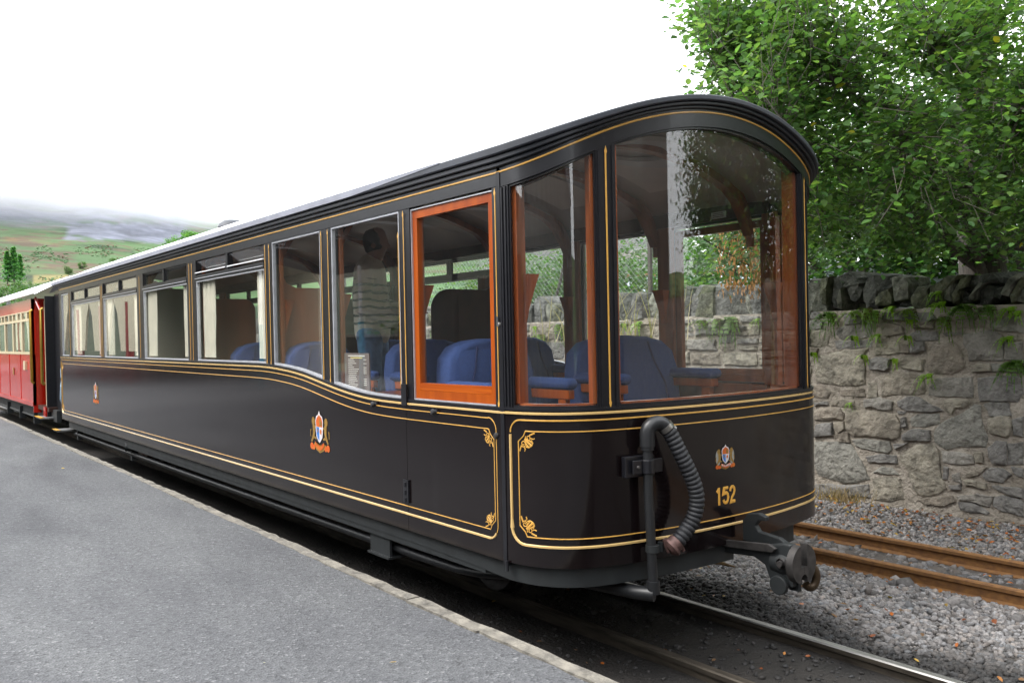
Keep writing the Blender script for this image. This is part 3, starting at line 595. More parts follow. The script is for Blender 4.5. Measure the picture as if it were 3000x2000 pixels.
# ------------------------------------------------------------------ ferns on the wall
FERN = leaf_mat('fern_frond', (.15, .25, .03), (.15, .24, .045), .4)
def fern_mesh(nf, Lf, seed, cols):
    r_ = np.random.default_rng(seed); Vs = []; Fs = []; Cs = []; b = 0
    for i in range(nf):
        a = r_.uniform(-2.6, 2.6); up = r_.uniform(.1, .9); L_ = Lf*r_.uniform(.6, 1.1); d = np.array([math.sin(a)*.85, -.45-.3*r_.random(), 0]); c = cols*r_.uniform(.6, 1.2)
        if r_.random() < .12: c = np.array([.30, .13, .05])
        p_ = np.array([r_.uniform(-.03, .03), 0, 0.]); pts = []
        for s_ in np.linspace(0, 1, 9):
            pts.append(p_+d*L_*s_+np.array([0, 0, up*L_*s_-1.35*L_*s_**2]))
        side = np.cross(d, [0, 0, 1]); side /= np.linalg.norm(side)
        for k_ in range(9):
            if k_ == 0: prev_ = None
            Vs += [pts[k_]-side*.002, pts[k_]+side*.002] if k_ else [np.zeros(3), np.array([.001, 0, 0])]
            if prev_ is not None: Fs.append([prev_, prev_+1, b+1, b])
            prev_ = b; b += 2; Cs += [c*.7]*2
        for k_ in range(1, 9):
            wl = .22*L_*math.sin(min(1, k_/8+.12)*math.pi)**.7*.55+.004
            t_ = pts[k_]-pts[k_-1]; t_ /= np.linalg.norm(t_)
            for sg in (-1, 1):
                q0 = pts[k_-1]; q1 = (pts[k_]+pts[k_-1])/2
                Vs += [q0, q0*.4+q1*.6, q1+side*sg*wl+t_*wl*.35, q0+side*sg*wl*.7]; Fs.append([b, b+1, b+2, b+3]); Cs += [c]*4; b += 4
    for sg in ((-1, 0), (1, 0), (0, -1), (0, 1)):
        Vs += [np.array([sg[0]*.03-.012, -.0, sg[1]*.02-.01]), np.array([sg[0]*.03+.012, 0, sg[1]*.02-.01]), np.array([.01, -.01, .0]), np.array([-.01, -.01, .0])]; Fs.append([b, b+1, b+2, b+3]); Cs += [np.array([.5, .6, .4])]*4; b += 4
    return np.array(Vs), np.array(Fs), np.array(Cs)
fern_sets = [fern_mesh(16, .17, 1, np.array([1., 1, 1])), fern_mesh(11, .13, 2, np.array([1.5, 1.6, .8])), fern_mesh(22, .2, 3, np.array([.7, .85, .8])), fern_mesh(7, .09, 4, np.array([1.7, 1.7, .7]))]
FM = []
for i, (v, f, c) in enumerate(fern_sets):
    o = numesh('fern', v, f, FERN, tint=c); FM.append(o.data); bpy.data.objects.remove(o)
fr_spots = [(210,640,2,'dark bushy fern clump with brown tips under the leftmost coping slabs right of the carriage'),(500,620,0,'fern hanging under the coping beside the thin root like stone'),(640,590,0,'fern below the broad dark coping slab'),(740,620,2,'dark drooping fern under the small wedge shaped coping stone'),
(920,570,1,'bright fern below the pale white faced coping slab'),(1090,600,0,'thin fern right of the bright fern under the pale coping slab'),(1100,700,3,'small sprig on the thin stone course below the coping'),(1420,400,1,'lime green fern highest on the wall in front of the coping'),(1450,520,1,'brightest yellow green fern under the tilted coping slabs'),
(1480,690,0,'fern spilling over the thin stones below the brightest yellow green fern'),(1720,560,2,'dark fern between leaning coping slabs above the big square stone'),(1990,570,2,'large spreading fern clump under the coping near the right edge of the photo'),(2230,580,1,'fern right of the large spreading clump at the photo edge'),
(480,880,3,'tiny fern in the joint below the long grey stone'),(760,870,1,'yellow green fern in a mortar joint above the brown stone'),(1070,880,3,'tiny fern sprouting over two small brown stones'),(590,1090,3,'small fern on the right side of the big smooth grey stone'),(940,1130,3,'trailing fern between two stubby stones'),(1320,1310,1,'fern below the tall lichen spotted stone'),
(2210,900,1,'big bright fern growing out of the wall at the right edge'),(30,1060,3,'tiny fern beside the carriage end low on the wall'),(2290,1180,2,'dark fern under the big bright one at the right edge'),(2320,620,1,'fern cut by the right edge of the photo just below the coping')]
k = 0
for x_, y_, ty, lab in fr_spots:
    X_, Z_ = za(x_, y_)
    o = bpy.data.objects.new('fern', FM[ty]); link(o); o.location = (X_, WY-.05, Z_+.02); s_ = random.uniform(.9, 1.2); o.scale = (s_, s_, s_); o.rotation_euler = (0, 0, random.uniform(-.3, .3))
    tag(o, lab, 'fern', 'ferns growing out of the stone wall')
o = bpy.data.objects.new('fern', FM[1]); link(o); X_, Z_ = on_wall(2500, 1180); o.location = (X_, WY-.05, Z_); o.scale = (.6, .6, .6); tag(o, 'tiny bright fern on the wall near the carriage just above the gold waist line height', 'fern', 'ferns growing out of the stone wall')
ORD = 'first second third fourth fifth sixth seventh eighth ninth tenth eleventh twelfth thirteenth fourteenth fifteenth sixteenth seventeenth eighteenth nineteenth twentieth twenty-first twenty-second twenty-third twenty-fourth twenty-fifth twenty-sixth'.split()
random.seed(5)
for i in range(26):
    x_ = -4.75-i*.27-random.uniform(0, .2); ty = random.choice([0, 1, 1, 2, 3])
    z_ = CREST_Z-.05 if random.random() < .6 else random.uniform(.9, 1.5)
    o = bpy.data.objects.new('fern', FM[ty]); link(o); o.location = (x_, WY-.05, z_); s_ = random.uniform(.8, 1.5); o.scale = (s_, s_, s_); o.rotation_euler = (0, 0, random.uniform(-.3, .3))
    tag(o, '%s %s fern on the wall counted leftwards from the carriage end' % (ORD[i], 'coping' if z_ > 1.5 else 'low'), 'fern', 'ferns on the wall seen through the carriage')

# dry grass tufts
GRASSD = leaf_mat('dry_grass', (.30, .22, .12), (.30, .22, .12), .3)
def tuft(name, x0, y0, z0, n_, h, spread, lab, c=(1, 1, 1), cat='grass'):
    Vs = []; Fs = []; Cs = []; b = 0
    for i in range(n_):
        p_ = np.array([x0+rng.normal(0, spread), y0+rng.normal(0, spread*.4), z0]); d = np.array([rng.normal(0, .35), rng.normal(-.05, .25), 1.]); hh = h*rng.uniform(.5, 1.1); wd = .0025+.0015*rng.random()
        side = np.array([1, .3, 0])*wd*(1 if h < .5 else 1.6); bend = np.array([rng.normal(0, .25), 0, -.25])
        q_ = [p_+d*hh*s_+bend*hh*s_**2 for s_ in (0, .35, .7, 1)]
        for k_ in range(3):
            f0 = 1-k_/3.2; f1 = 1-(k_+1)/3.2
            Vs += [q_[k_]-side*f0, q_[k_]+side*f0, q_[k_+1]+side*f1, q_[k_+1]-side*f1]; Fs.append([b, b+1, b+2, b+3]); b += 4
            Cs += [np.array(c)*rng.uniform(.7, 1.2)]*4
    o = numesh(name, np.array(Vs), np.array(Fs), GRASSD, tint=np.array(Cs)); tag(o, lab, None, None, 'stuff'); return o
X_, _z = on_wall(2480, 1450)
tuft('grass_tuft', X_, WY-.12, -.08, 160, .22, .14, 'dry orange grass tuft at the foot of the stone wall by the carriage end')

# ------------------------------------------------------------------ perimeter of the black carriage
YC, HW = 3.331, 1.02
pf = [(0, -2.652), (.3, -2.664), (.5, -2.688), (.7, -2.724), (.82, -2.765), (.885, -2.80), (.963, -2.89), (1.0, -2.98), (1.02, -3.10)]
pts = [(-e, x_) for e, x_ in pf[::-1]]+[(e, x_) for e, x_ in pf[1:]]
pts = [(-1.02, -3.3)]+pts+[(1.02, -3.3)]
def catmull(P, k_=8):
    out = []
    for i in range(1, len(P)-2):
        p0, p1, p2, p3 = [np.array(P[j]) for j in (i-1, i, i+1, i+2)]
        for s_ in range(k_):
            t_ = s_/k_; out.append(.5*((2*p1)+(-p0+p2)*t_+(2*p0-5*p1+4*p2-p3)*t_**2+(-p0+3*p1-3*p2+p3)*t_**3))
    out.append(np.array(P[-2])); return np.array(out)
ec = catmull(pts)
def resample(c, n):
    l_ = np.r_[0, np.cumsum(np.hypot(*(c[1:]-c[:-1]).T))]; u = np.linspace(0, l_[-1], n); return np.stack([np.interp(u, l_, c[:, 0]), np.interp(u, l_, c[:, 1])], 1)
ec = resample(ec, 200)
for _ in range(60): ec[1:-1] = ec[1:-1]*.5+(ec[:-2]+ec[2:])*.25
seg_ = np.hypot(*(ec[1:]-ec[:-1]).T); cum = np.r_[0, np.cumsum(seg_)]; LE = cum[-1]
XJ, XB = -3.10, -12.95
def per(s, off=0.):
    "point on the body perimeter: s<0 near side, 0..LE end, >LE far side"
    if s <= 0: return (XJ+s, YC-HW-off)
    if s >= LE: return (XJ-(s-LE), YC+HW+off)
    e = np.interp(s, cum, ec[:, 0]); x_ = np.interp(s, cum, ec[:, 1])
    a, b = s-.01, s+.01
    de = np.interp(b, cum, ec[:, 0])-np.interp(a, cum, ec[:, 0]); dx = np.interp(b, cum, ec[:, 1])-np.interp(a, cum, ec[:, 1])
    if s < .02: dx, de = 1, .0001
    if s > LE-.02: dx, de = -1, .0001
    l_ = math.hypot(de, dx); return (x_+off*de/l_, YC+e-off*dx/l_)
def e_of(s): return float(np.clip(per(s)[1]-YC, -HW, HW))
def s_of_e(e): return float(np.interp(e, ec[:, 0], cum))
sX = lambda X_: X_-XJ          # near side parameter from X
def Gz(s): return 2.504-.283*e_of(s)**2
Wt = [(-13, 1.312), (-6.4, 1.308), (-6.0, 1.308), (-5.773, 1.305), (-5.517, 1.292), (-5.3, 1.276), (-5.144, 1.257), (-4.855, 1.213), (-4.675, 1.187), (-4.463, 1.164), (-4.264, 1.152), (-3.97, 1.148), (-3.1, 1.151)]
wx = np.array([a for a, _ in Wt]); wz = np.array([b for _, b in Wt])
def Wz(s):
    if s > LE: s = LE-s
    if s >= 0: return 1.152
    x_ = XJ+s; return float(sum(np.interp(x_+d, wx, wz)*w_ for d, w_ in ((-.12, .2), (-.06, .2), (0, .2), (.06, .2), (.12, .2))))
def srange(a, b, fine=.035):
    out = [a]
    while out[-1] < b-1e-6:
        s = out[-1]; x_ = XJ+(s if s < 0 else (LE-s if s > LE else 0))
        st = fine if (-.1 < s < LE+.1 or -6.2 < x_ < -3.9) else .5
        if s < -.1 and s+st > -.1 and st > .1: st = max(.03, -.1-s+.001)
        if x_ < -6.2 and s < 0 and x_+st > -6.2: st = max(.03, -6.2-x_)
        out.append(min(s+st, b))
    return out
def band(mb, a, b, zb_, zt_, o_out, o_in, fine=.035):
    zb_ = zb_ if callable(zb_) else (lambda s, v=zb_: v); zt_ = zt_ if callable(zt_) else (lambda s, v=zt_: v)
    S = srange(a, b, fine); V = []
    for s in S:
        xo, yo = per(s, o_out); xi, yi = per(s, o_in); z0, z1 = zb_(s), zt_(s)
        V += [(xo, yo, z0), (xo, yo, z1), (xi, yi, z1), (xi, yi, z0)]
    n = len(S); Fs = [(i*4+j, i*4+(j+1) % 4, (i+1)*4+(j+1) % 4, (i+1)*4+j) for i in range(n-1) for j in range(4)]+[(0, 1, 2, 3), tuple((n-1)*4+j for j in (3, 2, 1, 0))]
    mb.add(V, Fs)
def ribbon(mb, P, w_, off=.003, step=.04, closed=False):
    "thin lining following (s,z) polyline, mitred"
    Q = []
    for i in range(len(P)-1):
        a, b = P[i], P[i+1]; n = max(1, int(math.hypot(b[0]-a[0], b[1]-a[1])/step)) if max(a[0], b[0]) > -.15 else 1
        Q += [(a[0]+(b[0]-a[0])*k_/n, a[1]+(b[1]-a[1])*k_/n) for k_ in range(n)]
    Q.append(P[-1]); n = len(Q); V = []
    for i, q_ in enumerate(Q):
        a = Q[max(i-1, 0)]; b = Q[min(i+1, n-1)]; dx, dz = b[0]-a[0], b[1]-a[1]; l_ = math.hypot(dx, dz) or 1; nx_, nz_ = -dz/l_, dx/l_
        if 0 < i < n-1:
            d1_ = np.array([q_[0]-a[0], q_[1]-a[1]]); d2_ = np.array([b[0]-q_[0], b[1]-q_[1]])
            c_ = float(d1_@d2_/(np.linalg.norm(d1_)*np.linalg.norm(d2_)+1e-9)); mt_ = 1/math.sqrt(max(.3, (1+c_)/2))
        else: mt_ = 1
        for sg, oo in ((-1, 0), (-.6, off), (.6, off), (1, 0)):
            s2, z2 = q_[0]+nx_*w_/2*sg*mt_, q_[1]+nz_*w_/2*sg*mt_; x_, y_ = per(s2, oo+.0006); V.append((x_, y_, z2))
    mb.add(V, [(i*4+j, i*4+j+1, (i+1)*4+j+1, (i+1)*4+j) for i in range(n-1) for j in range(3)])
car = thing('observation_carriage', 'long black panelled railway carriage lined in gold with a rounded glazed observation end, numbered 152', 'carriage', (0, 0, 0))
SB = sX(XB)             # rear of near side
SF = LE-SB              # rear of far side
ZB = .492
DJ = sX(-3.935)         # door seam
# lower panels
m = MB(); band(m, SB, DJ-.003, lambda s: ZB, lambda s: Wz(s)+.012, 0, -.035); m.build('side_panel', BLACK, car, smooth=True)
m = MB(); band(m, DJ+.003, -.012, ZB, lambda s: Wz(s)+.012, .0015, -.035); door = m.build('door', BLACK, car, smooth=True)
m = MB(); band(m, .012, LE-.012, ZB, lambda s: Wz(s)+.012, 0, -.035); m.build('end_panel', BLACK, car, smooth=True)
m = MB(); band(m, LE+.012, SF, ZB, lambda s: Wz(s)+.012, 0, -.035); m.build('side_panel', BLACK, car, smooth=True)
m = MB(); band(m, -.012, .012, .475, lambda s: Gz(s)-.0, .004, -.035)
band(m, LE-.012, LE+.012, .475, lambda s: Gz(s), .004, -.035); m.each('corner_pillar', BLACKM, car)
m = MB(); m.tube([(-3.083, YC-HW-.006, .50), (-3.080, YC-HW-.008, .455)], .008, 6); m.build('pillar_foot', BLACKM, car)
# end of body at the rear, dark vestibule
m = MB(); m.box(XB-.02, XB-.001, YC-HW+.002, YC+HW-.002, ZB, 2.25); m.build('rear_wall', BLACKM, car)
# windows
WIN = [(-12.84, -12.40, 'n'), (-12.20, -10.66, 'f'), (-10.50, -9.10, 'f'), (-8.87, -7.52, 'f'), (-7.28, -5.82, 'fo'), (-5.68, -4.93, 'n2'), (-4.78, -3.98, 'n2'), (-3.87, -3.155, 'd')]
TOPZ = 2.142
def wtop(k_): return TOPZ if k_ != 'n2' else 2.16
# posts and cantrail, near and far
m = MB(); prevx = XB
ed = [XB]+[v for a, b, _ in WIN for v in (a, b)]+[XJ-.012]
posts_s = []
mp_ = MB()
for i in range(0, len(ed), 2):
    a, b = ed[i], ed[i+1]
    for (s0, s1) in ((sX(a), sX(b)), (LE-sX(b), LE-sX(a))):
        mb_ = MB(); band(mb_, s0, s1, lambda s: Wz(s)+.0125, 2.15, -.004, -.05, .02); mb_.build('window_post', BLACKM, car)
for a, b in ((SB, -.012), (LE+.012, SF)):
    mb_ = MB(); band(mb_, a, b, 2.1505, lambda s: Gz(s)+.12, -.001, -.05); mb_.build('cantrail', BLACKM, car)
# sill course under openings (between bead and glass)
mb_ = MB(); band(mb_, SB, SF, lambda s: Wz(s)+.0125, lambda s: Wz(s)+.024, .004, -.045); mb_.build('waist_moulding', BLACKM, car, smooth=True)
# end posts and fascia
ew = [(s_of_e(-1.018), s_of_e(-.762)), (s_of_e(-.675), s_of_e(.675)), (s_of_e(.762), s_of_e(1.018))]
ztop_end = lambda s: Gz(s)-.066
ps = [(.012, .055), (ew[0][1], ew[1][0]), (ew[1][1], ew[2][0]), (LE-.055, LE-.012)]
for a, b in ps:
    mb_ = MB(); band(mb_, a, b, 1.1645, ztop_end, -.002, -.05, .015); mb_.build('window_post', BLACKM, car)
ew[0] = (.055, ew[0][1]); ew[2] = (ew[2][0], LE-.055)
mb_ = MB(); band(mb_, .012, LE-.012, ztop_end, lambda s: Gz(s)+.06, 0, -.05, .02); mb_.build('fascia', BLACKM, car, smooth=True)
# vertical mouldings on end posts
mb_ = MB()
for s_ in (.020, .040, ew[0][1]+.012, ew[1][0]-.012, ew[1][1]+.012, ew[2][0]-.012, LE-.04):
    band(mb_, s_-.004, s_+.004, 1.18, lambda s: Gz(s)-.07, .004, -.003, .01)
mb_.each('post_beading', BLACKM, car)

# windows: frame + pane (+ fanlights)
def ring(mb, a, b, zb_, zt_, w_, o_out, o_in, fine=.03):
    band(mb, a, b, zb_, lambda s: zb_(s)+w_, o_out, o_in, fine); band(mb, a, b, lambda s: zt_(s)-w_, zt_, o_out, o_in, fine)
    band(mb, a, a+w_, lambda s: zb_(s)+w_, lambda s: zt_(s)-w_, o_out-.0005, o_in+.0005, fine); band(mb, b-w_, b, lambda s: zb_(s)+w_, lambda s: zt_(s)-w_, o_out-.0005, o_in+.0005, fine)
zb0 = lambda s: Wz(s)+.0245
for a, b, kd in WIN:
    for side in (0, 1):
        s0, s1 = (sX(a), sX(b)) if side == 0 else (LE-sX(b), LE-sX(a))
        top = (lambda s, v=wtop(kd): min(v, 2.150))
        gtop = 1.985 if kd[0] == 'f' else None
        mb_ = MB(); zt = (lambda s, v=gtop: v) if gtop else top
        if kd == 'd':
            ring(mb_, s0, s1, zb0, top, .006, -.01, -.03); fr_ = mb_.build('window', ALU, door if side == 0 else car)
            w2 = MB(); ring(w2, s0+.0065, s1-.0065, lambda s: zb0(s)+.0065, lambda s: top(s)-.0065, .042, -.018, -.05); w2.each('window_frame', WOOD if side == 0 else WOODM, car); w2 = MB()
            band(w2, s0+.0495, s1-.0495, lambda s: zb0(s)+.0495, lambda s: zb0(s)+.085, -.0185, -.0495); w2.build('window_frame', WOODH if side == 0 else WOODM, car)
            g_ = MB(); band(g_, s0+.045, s1-.045, lambda s: zb0(s)+.08, lambda s: top(s)-.045, -.032, -.036); g_.build('pane', GLASS, fr_)
        else:
            ring(mb_, s0, s1, zb0, zt, .011, -.006, -.03); fr_ = mb_.build('window', ALU, car)
            g_ = MB(); band(g_, s0+.010, s1-.010, lambda s: zb0(s)+.01, lambda s: zt(s)-.01, -.016, -.020); g_.build('pane', GLASS, fr_)
        if gtop:
            mb_ = MB(); band(mb_, s0, s1, 1.9855, 2.030, -.001, -.045); mb_.build('transom', BLACKM, car)
            mb_ = MB(); band(mb_, s0, s1, 1.999, 2.004, .006, -.001); mb_.build('drip_strip', ALU, car)
            md = (s0+s1)/2
            mb_ = MB(); band(mb_, md-.02, md+.02, 2.0305, 2.15, -.003, -.045); mb_.build('fanlight_mullion', BLACKM, car)
            for q0, q1 in ((s0+.002, md-.022), (md+.022, s1-.002)):
                f_ = MB()
                if kd == 'fo' and side == 0:   # hinged at the top, pushed out at the bottom
                    x0, _y = per(q0); x1, _y = per(q1); y_ = YC-HW
                    f_.add([(x0, y_+.010, 2.142), (x1, y_+.010, 2.142), (x1, y_+.050, 2.060), (x0, y_+.050, 2.060), (x0, y_+.015, 2.142), (x1, y_+.015, 2.142), (x1, y_+.055, 2.060), (x0, y_+.055, 2.060)], [(0, 1, 2, 3), (4, 5, 6, 7), (0, 1, 5, 4), (1, 2, 6, 5), (3, 2, 6, 7), (0, 3, 7, 4)])
                    fo = f_.build('fanlight', GLASS, car)
                    f_ = MB(); f_.box(x0, x1, y_-.004, y_+.004, 2.046, 2.053); f_.build('fanlight_rail', WHITEC, fo)  # white strip standing in for the highlight along the pane's lower edge
                else:
                    ring(f_, q0, q1, lambda s: 2.031, lambda s: 2.149, .010, -.012, -.04); fo = f_.build('fanlight', BLACKM, car)
                    f_ = MB(); band(f_, q0+.008, q1-.008, 2.039, 2.141, -.02, -.024); f_.build('pane', GLASS, fo)
        if kd in ('n2',) :
            pass
zt_e = lambda s: ztop_end(s)-.001
for i, (a, b) in enumerate(ew):
    mb_ = MB(); ring(mb_, a, b, lambda s: 1.1765, zt_e, .008, -.008, -.02, .02); fr_ = mb_.build('window', BLACKM, car)
    g_ = MB(); band(g_, a+.006, b-.006, 1.183, lambda s: zt_e(s)-.006, -.022, -.027, .02); g_.build('pane', GLASSE, fr_, smooth=True)
    w2 = MB(); band(w2, a, a+.026, 1.19, lambda s: zt_e(s)-.005, -.028, -.06, .01); band(w2, b-.022, b, 1.19, lambda s: zt_e(s)-.005, -.028, -.06, .01); band(w2, a+.0265, b-.0225, 1.178, 1.192, -.028, -.06, .02)
    w2.each('window_frame', WOODI, car)
mb_ = MB(); band(mb_, .02, LE-.02, 1.13, 1.1775, -.036, -.12, .02); mb_.build('window_board', WOODI, car)

# roof: rim mouldings and shell
def Rz(s):  # top of rim
    e = abs(e_of(s)); t_ = min(1, e/1.02)**4
    return Gz(s)+.068+(.100-.068)*t_
H_ = lambda s: Rz(s)-Gz(s)
def endcap(s): return s
m = MB(); band(m, SB-.25, SF+.25, lambda s: Rz(s)-.34*H_(s), lambda s: Rz(s)+.004, .048, -.02, .02)
m.build('roof_rim', RIMM, car, smooth=True, bevel=.006)
m = MB(); band(m, SB-.25, -.40, lambda s: Rz(s)-(.30-.29*min(1, max(0, (s+1.3)/.9)))*H_(s), lambda s: Rz(s)+.006, .051, .0, .05); m.build('roof_edge', mat('grey_roof_edge', (.25, .26, .31), .5, var=.2, scale=8), car)
m = MB(); band(m, SB-.1, SF+.1, lambda s: Rz(s)-.58*H_(s), lambda s: Rz(s)-.35*H_(s), .032, -.02, .02); m.build('cornice', CORN, car, smooth=True, bevel=.004)
m = MB(); band(m, SB, SF, lambda s: Rz(s)-.78*H_(s), lambda s: Rz(s)-.59*H_(s), .016, -.02, .02); m.build('cornice', CORN, car, smooth=True, bevel=.003)
def roof_shell(dz, inset, name, mt, xback):
    m = MB(); es = list(np.sin(np.linspace(-1, 1, 61)*math.pi/2)); V = []; NX = 60
    oc = np.array([per(s9, .040-inset) for s9 in np.linspace(0.001, LE-.001, 400)]); half_ = len(oc)//2
    for e_ in es:
        e = e_*(HW+.040-inset); ec_ = np.clip(e, -HW+.001, HW-.001)
        if e_ < 0: xe = float(np.interp(YC+e, np.maximum.accumulate(oc[:half_, 1]), oc[:half_, 0]))
        else: xe = float(np.interp(YC+e, np.maximum.accumulate(oc[half_:, 1]), oc[half_:, 0]))
        zb_ = 2.619-.283*ec_**2-.0*abs(e)
        if abs(e) > HW: zb_ = 2.619-.283*HW**2-(abs(e)-HW)*.2
        for j in range(NX+1):
            t_ = j/NX; x_ = xe-(xe-xback)*t_**2.2
            t4 = min(1, abs(e)/1.02)**4; drop = (.052-.032*t4)*math.exp(-(xe-x_)/.28)
            back = .12*max(0, 1-(x_-xback)/.9)**2
            V.append((x_, YC+e, zb_-drop-back+dz))
    n = NX+1; m.add(V, [(i*n+j, (i+1)*n+j, (i+1)*n+j+1, i*n+j+1) for i in range(len(es)-1) for j in range(n-1)])
    return m.build(name, mt, car, smooth=True)
roof = roof_shell(-.004, 0, 'roof', ROOFW, -13.45)
roof_shell(-.115, .10, 'ceiling', CEIL, -12.9)
m = MB(); m.lathe([(.0, .07), (.09, .065), (.14, .03), (.15, 0)], (-8.5, YC-.25, 2.60), (0, 0, 1), 20); m.build('roof_vent', RIMM, car, smooth=True)
m = MB(); m.box(XB+.05, -3.15, YC-HW+.06, YC+HW-.06, .56, .64); m.box(-3.15, -2.74, 2.6, 4.06, .56, .64); m.build('floor', DARKV, car)

# interior linings
def zin(s): return Wz(s)+.0
for a, b, nm in ((SB, -.02, 'inner_side_lining'), (.0, LE, 'inner_end_lining'), (LE+.02, SF, 'inner_side_lining')):
    m = MB(); band(m, a, b, .64, lambda s: Wz(s)+.005, -.062, -.075, .03); m.build(nm, WOODM, car, smooth=True)
m = MB()
for i in range(0, len(ed), 2):
    a, b = ed[i], ed[i+1]
    for (s0, s1) in ((sX(a)-.01, sX(b)+.01), (LE-sX(b)-.01, LE-sX(a)+.01)):
        p2 = MB(); band(p2, s0, s1, 1.30 if a < -6 else 1.17, 2.165, -.055, -.085, .02); p2.build('inner_post', WOODM, car, bevel=.006)
for a, b in ps:
    p2 = MB(); band(p2, a-.012, b+.012, 1.17, lambda s: Gz(s)-.05, -.063, -.10, .012); p2.build('inner_post', WOODI, car)
    mid = (a+b)/2
    p2 = MB(); band(p2, mid-.012, mid+.012, 1.17, lambda s: Gz(s)-.30, -.101, -.108, .012); p2.build('inlay_strip', WOODL, car)
m = MB()
for a, b in ((SB, -.02), (LE+.02, SF)): band(m, a, b, 2.165, 2.27, -.055, -.08)
band(m, 0, LE, lambda s: Gz(s)-.075, lambda s: Gz(s)+.0, -.055, -.075, .02)
m.each('inner_cantrail', DARKV, car)
m = MB(); band(m, LE+.02, LE+1.4, 1.11, 1.172, -.076, -.13); m.build('window_board', WOODM, car)
# ceiling ribs
def ceil_z(e): return 2.619-.283*e*e-.125
for X_ in (-3.25, -4.0, -4.86, -5.75, -7.4, -9.0, -10.58):
    m = MB(); V = []; es = np.linspace(-.93, .93, 30)
    for e in es:
        z_ = ceil_z(e); z_ = z_ - .16*max(0, (abs(e)-.72)/.21)**2
        V += [(X_-.03, YC+e, z_), (X_+.03, YC+e, z_), (X_+.03, YC+e*.985, z_-.045), (X_-.03, YC+e*.985, z_-.045)]
    n = len(es); m.add(V, [(i*4+j, i*4+(j+1) % 4, (i+1)*4+(j+1) % 4, (i+1)*4+j) for i in range(n-1) for j in range(4)]); m.build('ceiling_rib', WOODM, car, smooth=True)
    for sg in (-1, 1):
        m = MB(); pc = []
        for k_ in range(9):
            a = k_/8*math.pi/2; pc.append((X_, YC+sg*(.94-.20*(1-math.cos(a))), 1.98+.36*math.sin(a)))
        m.tube(pc, .024, 6); m.build('rib_bracket', WOODM, car, smooth=True)
# ceiling panels band and light rose
m = MB(); n = 40; V = []
for j in range(n):
    a = 2*math.pi*j/n
    for r_ in (.30, .20): V += [(-3.35+r_*.95*math.cos(a), YC+.03+r_*1.25*math.sin(a), ceil_z(r_*1.25*math.sin(a))-.012), (-3.35+r_*.95*math.cos(a), YC+.03+r_*1.25*math.sin(a), ceil_z(r_*1.25*math.sin(a))-.035)]
m.add(V, [(j*4+a, j*4+b, ((j+1) % n)*4+b, ((j+1) % n)*4+a) for j in range(n) for a, b in ((0, 1), (1, 3), (3, 2))]); m.build('ceiling_rose', RING, car, smooth=True)
for X_ in (-3.6, -4.45, -5.3):
    m = MB(); V = []; es = np.linspace(-.7, .7, 20)
    for e in es: V += [(X_-.22, YC+e, ceil_z(e)+.004), (X_+.22, YC+e, ceil_z(e)+.004)]
    m.add(V, [(2*i, 2*i+1, 2*i+3, 2*i+2) for i in range(len(es)-1)]); m.build('ceiling_panel', mat('pale_ceiling_panel', (.60, .52, .42), .35, var=.2, scale=3), car, smooth=True)
# partitions
def partition(X_, y0, y1, ztop, rnd, wall_at):
    pl = [(y0, .64), (y1, .64)]; k_ = 8
    if wall_at == 'low':   # wall side is y0, rounded corner at y1
        pl += [(y1-rnd+rnd*math.cos(a), ztop-rnd+rnd*math.sin(a)) for a in np.linspace(0, math.pi/2, k_)]+[(y0+.12, ztop), (y0+.05, ztop+.03), (y0, ztop+.14)]
    else:
        pl += [(y1, ztop+.14), (y1-.05, ztop+.03), (y1-.12, ztop)]+[(y0+rnd-rnd*math.sin(a), ztop-rnd+rnd*math.cos(a)) for a in np.linspace(0, math.pi/2, k_)]
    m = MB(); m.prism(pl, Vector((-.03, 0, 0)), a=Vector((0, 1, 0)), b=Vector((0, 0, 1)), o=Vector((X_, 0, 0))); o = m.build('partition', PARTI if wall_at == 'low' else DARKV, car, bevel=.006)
    return o
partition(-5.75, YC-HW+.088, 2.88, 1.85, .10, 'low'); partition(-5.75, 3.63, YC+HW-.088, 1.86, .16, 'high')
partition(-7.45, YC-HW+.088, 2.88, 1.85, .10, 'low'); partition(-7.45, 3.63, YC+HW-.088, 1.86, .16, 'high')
# wooden uplighters on posts
def uplighter(X_, y_, z_, sg):
    "wedge against the wall; sg=-1 near wall, +1 far wall; y_ = wall face"
    m = MB(); d = -sg
    pl = [(-.055, 0), (-.05, .0), (.05, .0), (.055, .0)]
    V = []
    for zz, w_, dp in ((0, .016, .012), (.06, .022, .022), (.14, .034, .042), (.21, .046, .062), (.215, .048, .064)):
        V += [(X_-w_, y_, z_+zz), (X_+w_, y_, z_+zz), (X_+w_, y_+d*dp, z_+zz), (X_-w_, y_+d*dp, z_+zz)]
    m.add(V, [(i*4+j, i*4+(j+1) % 4, (i+1)*4+(j+1) % 4, (i+1)*4+j) for i in range(4) for j in range(4)]+[(0, 1, 2, 3), (16, 17, 18, 19)])
    m.build('wall_lamp', WOODI, car)
for X_ in (-3.06, -3.93, -4.86, -5.70):
    uplighter(X_, YC+HW-.09 if X_ < -3.2 else YC+HW-.105, 1.545, 1); uplighter(X_, YC-HW+.09, 1.545, -1)
